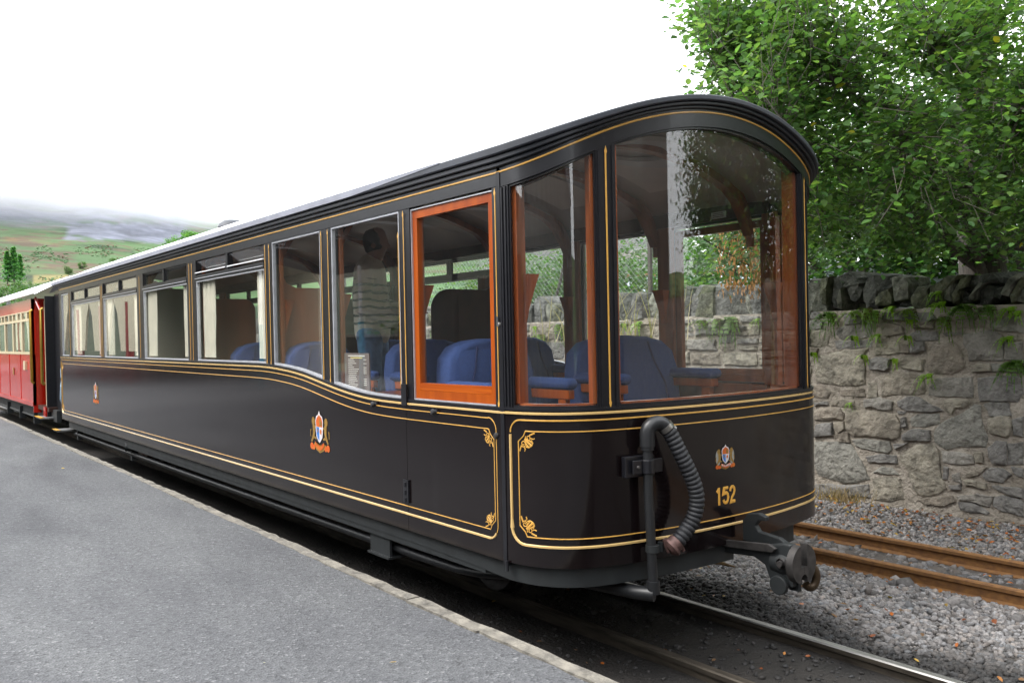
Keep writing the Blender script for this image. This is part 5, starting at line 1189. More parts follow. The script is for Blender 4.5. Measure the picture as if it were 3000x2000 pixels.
# ------------------------------------------------------------------ people
SKIN = mat('skin', (.36, .20, .14), .5); HAIR = mat('dark_hair', (.02, .015, .012), .6, var=.4, scale=60); JEANS = mat('blue_jeans', (.17, .33, .58), .85, var=.3, scale=14, bump=.2)
SWEAT = bpy.data.materials.new('striped_sweater'); SWEAT.use_nodes = True
t = SWEAT.node_tree; N = t.nodes; L = t.links; p = N['Principled BSDF']; p.inputs['Roughness'].default_value = .95
tc = N.new('ShaderNodeTexCoord'); sp = N.new('ShaderNodeSeparateXYZ'); L.new(tc.outputs['Object'], sp.inputs[0])
nz = N.new('ShaderNodeTexNoise'); nz.inputs['Scale'].default_value = 5; L.new(tc.outputs['Object'], nz.inputs['Vector'])
a1 = N.new('ShaderNodeMath'); a1.operation = 'MULTIPLY_ADD'; a1.inputs[1].default_value = .05; L.new(nz.outputs[0], a1.inputs[0]); L.new(sp.outputs[2], a1.inputs[2])
a2 = N.new('ShaderNodeMath'); a2.operation = 'MODULO'; a2.inputs[1].default_value = .058; L.new(a1.outputs[0], a2.inputs[0])
a3 = N.new('ShaderNodeMath'); a3.operation = 'LESS_THAN'; a3.inputs[1].default_value = .018; L.new(a2.outputs[0], a3.inputs[0])
a4 = N.new('ShaderNodeMath'); a4.operation = 'LESS_THAN'; a4.inputs[1].default_value = 1.31; L.new(sp.outputs[2], a4.inputs[0])
a5 = N.new('ShaderNodeMath'); a5.operation = 'GREATER_THAN'; a5.inputs[1].default_value = .92; L.new(sp.outputs[2], a5.inputs[0])
b_1 = N.new('ShaderNodeMath'); b_1.operation = 'MULTIPLY'; L.new(a3.outputs[0], b_1.inputs[0]); L.new(a4.outputs[0], b_1.inputs[1])
b_2 = N.new('ShaderNodeMath'); b_2.operation = 'MULTIPLY'; L.new(b_1.outputs[0], b_2.inputs[0]); L.new(a5.outputs[0], b_2.inputs[1])
mx = N.new('ShaderNodeMix'); mx.data_type = 'RGBA'; mx.inputs[6].default_value = (.86, .81, .70, 1); mx.inputs[7].default_value = (.02, .025, .04, 1); L.new(b_2.outputs[0], mx.inputs[0]); L.new(mx.outputs[2], p.inputs['Base Color'])
def skin_obj(name, V, E_, R_, root, mt, parent, sub=2, vox=.008):
    m = MB()
    def rr_(r_): return (r_, r_) if not hasattr(r_, '__len__') else (r_[0], r_[1])
    for a, b in E_:
        p0, p1 = Vector(V[a]), Vector(V[b]); (ax, ay), (bx, by) = rr_(R_[a]), rr_(R_[b]); d = (p1-p0); l_ = d.length; d = d/l_
        u = Vector((1, 0, 0))-d*d.x
        if u.length < .3: u = Vector((0, 0, 1))-d*d.z
        u.normalize(); v_ = d.cross(u); rings = []
        ra, rb = min(ax, ay), min(bx, by)
        for k_ in range(5):
            t_ = k_/5*math.pi/2; rings.append((p0-d*ra*math.cos(t_), max(.04, math.sin(t_)), ax, ay))
        for k_ in range(1, 4): f = k_/4; rings.append((p0.lerp(p1, f), 1, ax+(bx-ax)*f, ay+(by-ay)*f))
        for k_ in range(6):
            t_ = k_/5*math.pi/2; rings.append((p1+d*rb*math.sin(t_), max(.04, math.cos(t_)), bx, by))
        n = 16; VV = []
        for c, sc9, rx, ry in rings:
            VV += [c+u*math.cos(2*math.pi*j/n)*rx*sc9+v_*math.sin(2*math.pi*j/n)*ry*sc9 for j in range(n)]
        k9 = len(rings); m.add(VV, [(i*n+j, i*n+(j+1) % n, (i+1)*n+(j+1) % n, (i+1)*n+j) for i in range(k9-1) for j in range(n)]+[tuple(range(n))[::-1], tuple((k9-1)*n+j for j in range(n))])
    o = m.build(name, mt, parent)
    rm_ = o.modifiers.new('rm', 'REMESH'); rm_.mode = 'VOXEL'; rm_.voxel_size = vox
    sm_ = o.modifiers.new('sm', 'SMOOTH'); sm_.factor = .5; sm_.iterations = 3
    dg = bpy.context.evaluated_depsgraph_get(); dg.update(); nm = bpy.data.meshes.new_from_object(o.evaluated_get(dg)); nm.polygons.foreach_set('use_smooth', [True]*len(nm.polygons))
    o.modifiers.clear(); o.data = nm; nm.name = name; return o
per1 = thing('person', 'standing person in striped cream jumper and blue jeans looking at a paper inside the carriage', 'person', (-6.22, 3.36, .64), .80)
V = [(0, 0, .90), (0, -.09, .86), (.01, -.10, .48), (-.01, -.105, .08), (.13, -.12, .03), (0, .09, .86), (.02, .10, .48), (.01, .105, .08), (.14, .12, .03),
     (0, 0, 1.05), (-.015, 0, 1.22), (-.01, 0, 1.36), (.015, 0, 1.44), (.04, 0, 1.52), (.055, 0, 1.60), (.05, 0, 1.665),
     (-.01, -.17, 1.36), (-.02, -.225, 1.10), (.22, -.20, .985), (.31, -.185, .955),
     (-.01, .17, 1.36), (.02, .22, 1.11), (.24, .13, 1.06), (.31, .10, 1.075)]
R_l = [(.105, .145), (.092, .092), (.062, .062), (.045, .045), (.035, .03), (.092, .092), (.062, .062), (.045, .045), (.035, .03), (.10, .135), (.115, .15), (.10, .14), (.055, .055), (.07, .065), (.092, .075), (.075, .062),
       .058, .045, .036, .034, .058, .045, .036, .034]
Eb = [(0, 1), (1, 2), (2, 3), (3, 4), (0, 5), (5, 6), (6, 7), (7, 8), (0, 9), (9, 10), (10, 11), (11, 12), (12, 13), (13, 14), (14, 15), (11, 16), (16, 17), (17, 18), (18, 19), (11, 20), (20, 21), (21, 22), (22, 23)]
for wi, dirx in ((19, 1), (23, 1)):      # fingers and thumb on each hand
    b_ = V[wi]; V.append((b_[0]+.055, b_[1]+.005, b_[2]-.005)); R_l.append((.034, .018)); pi_ = len(V)-1; Eb.append((wi, pi_))
    for k_, (dy, ln_) in enumerate(((-.03, .060), (-.010, .070), (.010, .066), (.030, .052))):
        V.append((b_[0]+.055+ln_*.55, b_[1]+dy, b_[2]-.010)); R_l.append(.0095); V.append((b_[0]+.055+ln_*.9, b_[1]+dy*1.05, b_[2]-.035)); R_l.append(.008); Eb += [(pi_, len(V)-2), (len(V)-2, len(V)-1)]
    V.append((b_[0]+.045, b_[1]+(.04 if b_[1] < 0 else -.04), b_[2]+.02)); R_l.append(.011); V.append((b_[0]+.075, b_[1]+(.045 if b_[1] < 0 else -.045), b_[2]+.028)); R_l.append(.009); Eb += [(wi, len(V)-2), (len(V)-2, len(V)-1)]
V.append((.150, 0, 1.575)); R_l.append(.014); Eb.append((14, len(V)-1))      # nose
body = skin_obj('body', V, Eb, R_l, 0, SKIN, per1)
sw_i = [0, 9, 10, 11, 12, 16, 17, 18, 20, 21, 22]
def sub_fig(name, idx, grow, mt, root, extra=None):
    mp2 = {a: i for i, a in enumerate(idx)}; VV = [V[a] for a in idx]; RR = [tuple(q+grow for q in (R_l[a] if hasattr(R_l[a], '__len__') else (R_l[a],)*2)) for a in idx]; EE = [(mp2[a], mp2[b]) for a, b in Eb if a in mp2 and b in mp2]
    return skin_obj(name, VV, EE, RR, root, mt, per1)
Vsave = list(V); V[0] = (0, 0, .90); R_l[12] = (.05, .05)
R_l[0] = (.118, .15); R_l[9] = (.122, .15)
sub_fig('jumper', [0, 9, 10, 11, 12, 16, 17, 18, 20, 21, 22], .024, SWEAT, 1)
R_l[0] = (.10, .14); V[0] = (0, 0, .86)
sub_fig('jeans', [0, 1, 2, 3, 5, 6, 7], .014, JEANS, 0)
m = MB(); m.lathe([(0, .115), (.05, .103), (.082, .06), (.092, 0), (.088, -.05), (.075, -.07)], (.030, 0, 1.605), (-.25, 0, 1), 18); m.build('hair', HAIR, per1, smooth=True)
for sg in (-1, 1):
    m = MB(); m.lathe([(0, .012), (.018, .010), (.024, 0)], (.045, sg*.080, 1.575), (0, sg, 0), 10); m.build('ear', SKIN, per1, smooth=True)
m = MB(); m.prism([(-.02, -.02), (.15, -.005), (.13, .13), (-.04, .12)], Vector((0, .004, 0)), a=Vector((.70, .71, 0)), b=Vector((0, 0, 1)), o=Vector((-6.0, 3.52, 1.71))); tag(m.build('paper_sheet', mat('paper', (.55, .56, .62), .8)), 'grey white sheet of paper held up by the person in the jumper', 'paper')

# ------------------------------------------------------------------ red carriage behind
rc = thing('red_carriage', 'red and cream railway carriage coupled behind the black one, cut by the left edge', 'carriage', (0, 0, 0))
RY = 2.33; RX1, RX0 = -15.24, -24.0
m = MB(); m.box(RX0, RX1, RY, RY+.04, .55, 1.335); m.build('side_panel', RED, rc)
m = MB(); m.box(RX0, RX1, RY-.012, RY-.001, .535, .60); m.build('sole_strip', RED, rc)
for X_ in np.arange(RX1-1.2, RX0, -1.2): m = MB(); m.box(X_-.03, X_+.03, RY-.006, RY-.0005, .60, 1.33); m.build('panel_strip', RED, rc)
m = MB(); m.box(RX0, RX1, RY, RY+.04, 2.02, 2.2); m.build('cantrail', RED, rc)
m = MB(); m.box(RX0, RX1, RY-.008, RY+.03, 1.3355, 1.375); m.build('window_sill', CREAM, rc)
m = MB(); m.box(RX0, RX1, RY-.006, RY+.03, 1.86, 1.90); m.box(RX0, RX1, RY-.006, RY+.03, 2.0, 2.0195); m.each('window_rail', CREAM, rc)
X_ = RX1; k = 0
while X_ > RX0+.5:
    m = MB(); m.box(X_-.10, X_, RY-.004, RY+.03, 1.3755, 1.8595); m.build('window_post', CREAM, rc)
    m = MB(); m.box(X_-.92, X_-.10, RY+.012, RY+.016, 1.3755, 1.8595); m.build('window_pane', GLASS, rc)
    for j in range(2):
        m = MB(); m.box(X_-.10-j*.41, X_-j*.41, RY-.004, RY+.03, 1.9005, 1.9995); m.build('fanlight_post', CREAM, rc)
        m = MB(); m.box(X_-.10-j*.41-.31, X_-.10-j*.41, RY+.012, RY+.016, 1.9005, 1.9995); m.build('fanlight', GLASS, rc)
    X_ -= .92
# vestibule: red bulkhead with cream door, handrails
m = MB(); m.box(RX1-.04, RX1, RY, RY+.04, .44, 2.2); m.box(RX1+.0, RX1+.30, RY+.36, RY+.39, .40, 2.25); m.box(RX1-.001, RX1+.04, RY+.04, RY+.35, .44, 2.2)
m.box(-14.62, -14.46, RY+.03, RY+.07, .42, .56); m.each('vestibule_panel', RED, rc)
m = MB(); m.box(-14.93, -14.47, RY+.12, RY+.15, .56, 1.30); m.box(-14.93, -14.86, RY+.12, RY+.15, 1.3005, 2.15); m.box(-14.55, -14.47, RY+.12, RY+.15, 1.3005, 2.15); m.box(-14.8595, -14.5505, RY+.12, RY+.15, 1.95, 2.15); vd = m.build('vestibule_door', CREAM, rc)
m = MB(); m.tube([(-15.0, RY+.08, 1.1), (-14.9, RY+.08, 1.1)], .012, 8); m.build('handle', BRASS, vd)
m = MB(); m.box(-14.46, -14.42, RY+.05, RY+1.9, .42, 2.2); m.build('end_wall', BLACKM, rc)
m = MB(); m.box(RX0, -14.3, RY+.05, RY+1.95, .5, .56); m.build('floor', DARKV, rc)
m = MB(); m.box(RX0, -14.42, RY+1.9, RY+1.95, .5, 1.38); m.box(RX0, -14.42, RY+1.9, RY+1.95, 1.9, 2.2)
for X_ in np.arange(-14.3, RX0, -.92): m.box(X_-.1, X_, RY+1.9, RY+1.95, 1.38, 1.9)
m.each('far_side', CREAM, rc)
for X_, y_ in ((-15.1, RY-.04), (-14.85, RY+.06), (-14.40, RY-.01)):
    m = MB(); m.tube([(X_, y_+.03, .90), (X_, y_, .92), (X_, y_, 2.0), (X_, y_+.03, 2.02)], .02, 8); m.build('handrail', BRASS, rc, smooth=True)
m = MB(); m.tube([(-14.98, RY+.02, 2.2), (-14.7, RY, 2.1), (-14.44, RY, 1.98)], .02, 6); m.build('roof_bracket', RED, rc)
m = MB(); es = np.linspace(-1.08, 1.08, 22); V2 = []
for X_ in (RX0, -14.6, -14.3):
    for e in es: V2.append((X_, RY+.98+e, 2.60-.283*e*e-(.05 if X_ > -14.5 else 0)+.0))
n = len(es); m.add(V2, [(i*n+j, i*n+j+1, (i+1)*n+j+1, (i+1)*n+j) for i in range(2) for j in range(n-1)]); m.build('roof', ROOFW, rc, smooth=True)
m = MB(); m.box(RX0, -14.32, RY-.10, RY-.075, 2.235, 2.275); m.build('gutter', ROOFW, rc)
m = MB(); m.box(RX0, -14.0, RY+.10, RY+.16, .36, .53); m.box(-24, -14.2, RY+.25, RY+1.7, .3, .5); m.build('solebar', UNDER, rc)
m = MB(); m.tube([(-24, RY+.1, .34), (-15.5, RY+.1, .34)], .02, 6)
for X_ in (-15.6, -17, -18.4): m.box(X_-.03, X_+.03, RY+.05, RY+.15, .24, .45)
m.each('truss_rod', UNDER, rc)
m = MB(); m.box(-14.75, -14.25, RY-.06, RY+.28, .40, .42); st = m.build('footstep', GREY, rc); m = MB(); m.box(-14.75, -14.25, RY-.075, RY-.02, .4205, .425); m.build('step_edge', YEL, st)
m = MB(); m.box(-15.95, -15.78, RY-.03, RY-.001, 1.09, 1.23); m.build('step_light', CREAM, rc)
m = MB(); m.box(-17.16, -17.08, RY-.012, RY-.007, .98, 1.10); m.build('crest', CG, rc)
m = MB(); m.box(-14.40, -12.98, 2.50, 4.15, .45, 2.22); m.build('gangway', BLACKM, car)
m = MB(); m.box(-13.60, -13.50, 2.42, 2.50, 1.02, 1.15); m.tube([(-13.52, 2.43, 1.02), (-13.45, 2.40, .9), (-13.5, 2.40, .72), (-13.55, 2.45, .6)], .014, 6); m.build('jumper_cable', mat('pale_blue_socket', (.35, .5, .62), .5), car)
ps2 = thing('person', 'seated passenger in a pale lilac shirt behind the last window of the red carriage', 'person', (-15.75, 2.75, .56), math.pi)
Vp = [(0, 0, .50), (.02, 0, .72), (0, 0, .92), (0, 0, 1.0), (.02, 0, 1.08), (.02, 0, 1.18), (0, -.16, .93), (.05, -.2, .70), (.2, -.14, .62), (0, .16, .93), (.05, .2, .70), (.2, .14, .62), (.2, -.1, .48), (.42, -.1, .46), (.44, -.1, .1), (.2, .1, .48), (.42, .1, .46), (.44, .1, .1)]
Rp = [(.12, .16), (.12, .16), (.10, .15), (.05, .05), (.09, .075), (.08, .07), .06, .05, .035, .06, .05, .035, .08, .07, .045, .08, .07, .045]
Ep = [(0, 1), (1, 2), (2, 3), (3, 4), (4, 5), (2, 6), (6, 7), (7, 8), (2, 9), (9, 10), (10, 11), (0, 12), (12, 13), (13, 14), (0, 15), (15, 16), (16, 17)]
skin_obj('body', Vp, Ep, Rp, 0, SKIN, ps2)
keep = [0, 1, 2, 6, 7, 9, 10]; mp2 = {a: i for i, a in enumerate(keep)}
skin_obj('shirt', [Vp[a] for a in keep], [(mp2[a], mp2[b]) for a, b in Ep if a in mp2 and b in mp2], [tuple(q+.018 for q in (Rp[a] if hasattr(Rp[a], '__len__') else (Rp[a],)*2)) for a in keep], 0, mat('lilac_shirt', (.42, .36, .42), .9), ps2)
m = MB(); m.lathe([(0, .10), (.05, .09), (.08, .04), (.088, 0), (.08, -.05)], (.0, 0, 1.15), (-.3, 0, 1), 14); m.build('hair', mat('grey_hair', (.3, .3, .28), .8), ps2, smooth=True)

# ------------------------------------------------------------------ vegetation
LEAF = leaf_mat('broadleaf', (.060, .130, .032), (.09, .155, .065), .48)
TWIG = mat('grey_twig', (.12, .105, .085), .85, var=.4, scale=20)
LEAFB = leaf_mat('bush_leaf', (.062, .125, .042), (.075, .135, .05), .4)
BARK = mat('bark', (.10, .085, .07), .9, col2=(.05, .043, .036), scale=14, stretch=(3, 3, .6), bump=.7, dist=.01)
def proj_px(P):
    D = P-CP; f_, r_, u_ = np.array(fw), np.array(cr), np.array(cu); z_ = D@f_; return 1500+F_PX*(D@r_)/z_, 1000-F_PX*(D@u_)/z_, z_
def unproj(px, py, d): return CP+np.outer(d, np.array(fw))+np.outer(d*(px-1500)/F_PX, np.array(cr))-np.outer(d*(py-1000)/F_PX, np.array(cu))
poly = np.array([(1990,-60),(2000,60),(2060,140),(2080,200),(2065,250),(2120,330),(2045,560),(2055,700),(2085,850),(2230,840),(2400,775),(2560,750),(2700,765),(2900,775),(3700,800),(4300,-1100),(1900,-1100)], float)
def inside(px, py):
    c = np.zeros(len(px), bool); j = len(poly)-1
    for i in range(len(poly)):
        xi_, yi_ = poly[i]; xj_, yj_ = poly[j]
        cond = ((yi_ > py) != (yj_ > py)) & (px < (xj_-xi_)*(py-yi_)/(yj_-yi_+1e-9)+xi_); c ^= cond; j = i
    return c
def sample_crown(n, dmin, dmax, xlim, ylim):
    out = np.zeros((0, 3))
    while len(out) < n:
        k_ = n*3; px = rng.uniform(*xlim, k_); py = rng.uniform(*ylim, k_); d = rng.uniform(dmin, dmax, k_)
        ok = inside(px, py); Pn = unproj(px[ok], py[ok], d[ok])
        ok2 = ((Pn[:, 1] > 4.75) | (Pn[:, 2] > 2.95)) & (Pn[:, 2] > 1.98) & (Pn[:, 1] > 3.2); out = np.concatenate([out, Pn[ok2]])
    return out[:n]
tree = thing('broadleaf_tree', 'large green leafy tree reaching over the stone wall and the rusty track from the right', 'tree', (-4.2, 9.3, 0))
TO = np.array([-4.2, 9.3, 0])
# trunk and limbs
tm = MB(); tp = [(-4.2, 9.3, -.3), (-4.15, 9.28, 1.5), (-4.2, 9.2, 3.2), (-4.05, 9.0, 5.0), (-3.7, 8.8, 7.0)]
tm.tube([tuple(np.array(q)-TO) for q in tp], [.30, .24, .2, .16, .08], 12); tm.build('trunk', BARK, tree, smooth=True)
limb_ends = [(2080, 60, 6.6), (2150, 230, 6.2), (2300, 420, 5.6), (2250, 120, 6.4), (2450, 250, 5.8), (2620, 420, 5.6), (2400, 620, 6.6), (2650, 640, 6.6), (2850, 560, 6.2), (2750, 150, 5.6), (3000, 300, 5.4), (3050, 640, 6.2), (2500, -150, 6.2), (2150, 700, 8.2), (2220, -200, 6.8), (2900, -250, 6.5), (3300, 200, 6.0), (3350, 600, 6.6)]
LP = []; lm = MB()
for k_, (a, b, d) in enumerate(limb_ends):
    e_ = unproj(np.array([float(a)]), np.array([float(b)]), np.array([d]))[0]
    z0_ = np.clip(e_[2]-.2+rng.uniform(-.6, .4), 1.9, 6.0); s0 = np.array([-4.15, 9.2, z0_]); mid_ = (s0+e_)/2+np.array([0, 0, .35])
    cp_ = []
    for t_ in np.linspace(0, 1, 12):
        q_ = (1-t_)**2*s0+2*t_*(1-t_)*mid_+t_*t_*e_; q_ = q_+np.array([math.sin(t_*9+k_), math.cos(t_*7+k_), math.sin(t_*11+2*k_)])*.035; cp_.append(q_)
    lm.tube([tuple(q_-TO) for q_ in cp_], list(np.linspace(.055, .008, 12)), 6); LP += cp_[3:]
for (a, b, c, d_) in (((3150, 362, 8.6), (2950, 360, 8.4), (2786, 350, 8.2), .04), ((3150, 735, 8.2), (2980, 727, 8.0), (2800, 722, 7.7), .03), ((2300, 760, 8), (2200, 780, 7.6), (2060, 700, 7.2), .012)):
    q_ = [unproj(np.array([float(u[0])]), np.array([float(u[1])]), np.array([float(u[2])]))[0]-TO for u in (a, b, c)]; lm.tube([tuple(v) for v in q_], [d_, d_*.8, d_*.5], 6)
lm.each('limb', BARK, tree, smooth=True)
LP = np.array(LP)
tips = np.concatenate([sample_crown(1250, 5.0, 8.6, (1960, 3250), (-150, 860)), sample_crown(380, 5.0, 8.6, (1900, 4200), (-1100, 860)), sample_crown(260, 5.4, 7.6, (1990, 2400), (-100, 400))])
st_ = MB(); LPs = []; 
bases = []; dirs = []; 
for tp_ in tips:
    j = np.argmin(((LP-tp_)**2).sum(1)); b_ = LP[j]; v_ = tp_-b_; l_ = np.linalg.norm(v_)
    if l_ > 1.3: b_ = tp_-v_/l_*1.0
    m1_ = b_*.67+tp_*.33+rng.normal(0, .06, 3); m2_ = b_*.33+tp_*.67+rng.normal(0, .06, 3); st_.tube([tuple(q_-TO) for q_ in (b_, m1_, m2_, tp_+rng.normal(0, .03, 3))], [.0055, .0045, .003, .0015], 3, cap=False)
    bases.append(b_); dirs.append(tp_-b_)
o = st_.build('twigs', TWIG, tree); tag(o, kind='stuff')
bases = np.array(bases); dirs = np.array(dirs); nt_ = len(tips); per_t = 30
t_ = rng.uniform(.35, 1.05, (nt_, per_t)); LPn = (bases[:, None]+dirs[:, None]*t_[..., None]+rng.normal(0, .085, (nt_, per_t, 3))).reshape(-1, 3)
ok = ((LPn[:, 1] > 4.6) | (LPn[:, 2] > 2.8)); LPn = LPn[ok]
dz_ = np.repeat(dirs/np.linalg.norm(dirs, axis=1)[:, None], per_t, 0)[ok]
n = len(LPn)
def leafrot(n, base=None, droop=.3):
    Nn = np.stack([rng.normal(0, .55, n), rng.normal(-.15, .55, n), np.ones(n)], 1); Nn /= np.linalg.norm(Nn, axis=1)[:, None]
    Yd = rng.normal(0, 1, (n, 3)) if base is None else base+rng.normal(0, .75, (n, 3)); Yd[:, 2] -= droop
    Yd -= Nn*(Yd*Nn).sum(1)[:, None]; Yd /= np.linalg.norm(Yd, axis=1)[:, None]
    return np.stack([np.cross(Yd, Nn), Yd, Nn], 2)
LT = np.array([(0, 0, 0), (.26, .22, .06), (.36, .52, .09), (.22, .82, .05), (0, 1.08, -.04), (-.22, .82, .05), (-.36, .52, .09), (-.26, .22, .06), (0, .5, -.03)])
LTF = np.array([(0, 1, 2, 8), (8, 2, 3, 4), (8, 4, 5, 6), (0, 8, 6, 7)])
Rl = leafrot(n, dz_); Sl = rng.uniform(.028, .068, n); cl = rng.uniform(.5, 1.5, n); warm = rng.normal(0, .10, n)
tin = np.stack([cl*(1+warm+.15*(cl > 1.1)), cl, cl*(1-warm*.5)], 1); yl = rng.random(n) < .0015; tin[yl] = [6, 2.6, 1]
dist = np.linalg.norm(LPn-CP, axis=1); pxl, pyl, zl = proj_px(LPn); vis = (pxl > 1980) & (pxl < 3000) & (pyl > 0) & (pyl < 850)
score = np.where(vis, Sl/zl, 0); idx = np.argsort(-score)[:300]; mask = np.zeros(n, bool); mask[idx] = True
Vv, Ff = scatter(LT, LTF, Rl[~mask], Sl[~mask], LPn[~mask]-TO)
o = numesh('foliage', Vv, Ff, LEAF, tree, tint=np.repeat(tin[~mask], len(LT), 0)); tag(o, kind='stuff')
lv = []
for c_ in (.7, .9, 1.1, 1.35):
    o_ = numesh('leaf', LT, LTF, LEAF, tint=np.array([c_, c_, c_])); lv.append(o_.data); bpy.data.objects.remove(o_)
for i in idx:
    o_ = bpy.data.objects.new('leaf', lv[min(3, int((cl[i]-.55)/.2))]); M4 = Matrix(Rl[i].tolist()).to_4x4()@Matrix.Scale(float(Sl[i]), 4); M4.translation = Vector((LPn[i]-TO).tolist()); o_.parent = tree; o_.matrix_local = M4; COL.objects.link(o_)
# dry brown seed tassels hanging from the tree
n2 = 620; cx_ = rng.choice([2118, 2150, 2172, 2195, 2216, 2228], n2)+rng.normal(0, 9, n2); ty_ = rng.uniform(0, 1, n2); pyc = 655+ty_*230*(.75+.25*rng.random(n2)); Pt = unproj(cx_+rng.normal(0, 8, n2)*ty_, pyc, rng.uniform(6.6, 7.1, n2))
Rd = leafrot(n2, np.tile([0, 0, -3.], (n2, 1)), .5); Rd = np.stack([rng.normal(0, .3, (n2, 3))+[1, 0, 0], rng.normal(0, .25, (n2, 3))+[0, 0, -1], rng.normal(0, .2, (n2, 3))+[0, -1, 0]], 2); Rd /= np.linalg.norm(Rd, axis=1)[:, None, :]
Vv, Ff = scatter(LT*np.array([.55, 1, 1]), LTF, Rd, rng.uniform(.022, .045, n2), Pt-TO)
cc = np.array([.62, .30, .10])*rng.uniform(.5, 1.2, (n2, 1)); o = numesh('seed_tassels', Vv, Ff, LEAFD, tree, tint=np.repeat(cc, len(LT), 0)); tag(o, kind='stuff')

def leafball(name, label, cat, loc, rx, ry, rz, n, size, tintc, group=None, trunk=True, seed=0, mt=None, hollow=.35):
    "crown of leaf faces gathered in many random clumps"
    t_ = thing(name, label, cat, loc, 0, group); r_ = np.random.default_rng(seed+77)
    nc = max(12, n//110); C = r_.normal(0, 1, (nc, 3)); C /= np.linalg.norm(C, axis=1)[:, None]; C *= (hollow+(1-hollow)*r_.random((nc, 1))**.5); C[:, 2] = C[:, 2]*.85
    ci = r_.integers(0, nc, n); Pq = C[ci]+r_.normal(0, .17, (n, 3)); Pq = Pq*np.array([rx, ry, rz])+np.array([0, 0, rz*1.05])
    Pq = Pq[Pq[:, 2] > .02]; n_ = len(Pq)
    R9 = leafrot(n_); S9 = r_.uniform(.7, 1.3, n_)*size; c9 = r_.uniform(.55, 1.4, n_); w9 = r_.normal(0, .12, n_)
    tn = np.stack([c9*(1+w9), c9, c9*(1-w9*.5)], 1)*np.array(tintc)
    Vv, Ff = scatter(LT*np.array([1.1, 1, 1]), LTF, R9, S9, Pq); o = numesh('foliage', Vv, Ff, mt or LEAFB, t_, tint=np.repeat(tn, len(LT), 0)); tag(o, kind='stuff')
    m = MB(); m.tube([(0, 0, -.3), (.05*rx, 0, rz*.6), (0, .05*ry, rz*1.2)], [.10*rx*.6+.02, .06*rx*.6+.015, .02], 8); 
    for k_ in range(5):
        a = k_*1.3+seed; m.tube([(0, 0, rz*.4), (rx*.4*math.cos(a), ry*.4*math.sin(a), rz*.9), (rx*.75*math.cos(a), ry*.75*math.sin(a), rz*1.35)], [.03*rx+.01, .02*rx+.008, .006], 6)
    m.build('trunk', BARK, t_, smooth=True); return t_
def gp(px, d):
    q_ = unproj(np.array([float(px)]), np.array([1000.]), np.array([float(d)]))[0]; return (q_[0], q_[1])
# bushes behind the wall seen through the carriage
bs = [(1440, 16, 1.8, 1.3, 2.3, (1.1, 1.1, 1)), (1570, 16.5, 2.0, 1.5, 2.5, (1, 1.05, 1)), (1710, 16, 2.0, 1.5, 2.7, (.95, 1, .9)), (1840, 15, 1.5, 1.4, 2.55, (1.05, 1.1, .9)), (1940, 17.5, 1.3, 1.3, 2.3, (1.2, 1.2, 1)), (2030, 13, .8, .8, 1.75, (1.15, 1.15, .9)), (1290, 18, 2.2, 1.6, 1.75, (1.2, 1.3, .8)), (1130, 22, 2.4, 2, 1.9, (1, 1, .9)), (1000, 26, 2.6, 2, 2.0, (1, 1, .9))]
labs = ['green bush behind the wall seen left of the corner window', 'bush beyond the wire fence seen through the corner window', 'dense green bush seen behind the end post of the carriage', 'tall round bush seen through the left part of the big end window', 'bush seen right of the inner post through the end window', 'low bright bush under the seed tassels seen through the end window', 'yellowish bush seen through the door window', 'bush seen through the window of the standing person', 'bush far along the wall seen through the partition window']
for i, ((px, d, a, b, c, tc_), lb) in enumerate(zip(bs, labs)):
    x_, y_ = gp(px, d); leafball('bush', lb, 'bush', (x_, y_, -.1), a, b, c*.62, 5200, .075, tc_, 'bushes behind the stone wall', seed=i)
# darker trees behind the main crown
bt = [(2640, 17, 3.0, 2.2, 3.4, 'tall dark tree far behind the wall between two lower ones'), (3000, 17, 3.0, 2.2, 3.6, 'tall dark tree far behind the wall in the right corner'), (2480, 15, 2.3, 2.0, 2.1, 'dark tree behind the wall just right of the carriage end'), (2760, 14, 2.4, 2.0, 2.3, 'dark tree behind the wall in the middle of the right side'), (3050, 13, 2.2, 2.0, 2.4, 'dark tree behind the wall at the right edge'), (2200, 19, 2.2, 2.0, 1.75, 'tree behind the brown seed tassels seen through the end window')]
for i, (px, d, a, b, c, lb) in enumerate(bt):
    x_, y_ = gp(px, d); leafball('tree', lb, 'tree', (x_, y_, .9), a, b, c, 9000, .10, (.8, .9, .7), 'trees behind the leafy crown', seed=20+i, hollow=.2)
# trees off the right of the frame (mirrored in the curved end glass)
for i, (x_, y_, s_) in enumerate(((5.2, 12.9, 2.6), (9.5, 20, 4.5), (1.5, 10.5, 2.4), (-.9, 12.2, 2.3))):  # last tree added to keep open sky out of the end glass reflection
    leafball('tree', ['tree standing beyond the right edge near the wall', 'bigger tree beyond the right edge further from the wall', 'tree beyond the right edge close to the leaning wall end', 'tree just outside the right edge behind the wall'][i], 'tree', (x_, y_, .2), s_, s_*.9, s_*1.25, 14000, .13, (.8, .9, .7), 'trees off the right edge', seed=40+i, hollow=.1)
# tall dry grasses above the wall
x_, y_ = gp(1850, 10.8); 
GR = [(1700, 9.9), (1845, 9.4), (1900, 10.2)]
for i, (px, d) in enumerate(GR):
    x_, y_ = gp(px, d); tuft('grass_tuft', x_, y_, 1.4, 24, .85, .28, ['tall dry grasses behind the coping seen through the corner window', 'tall dry seed grasses seen through the left of the end window', 'tall dry grasses next to the inner post of the end window'][i], (1.0, 1.15, 1.0))
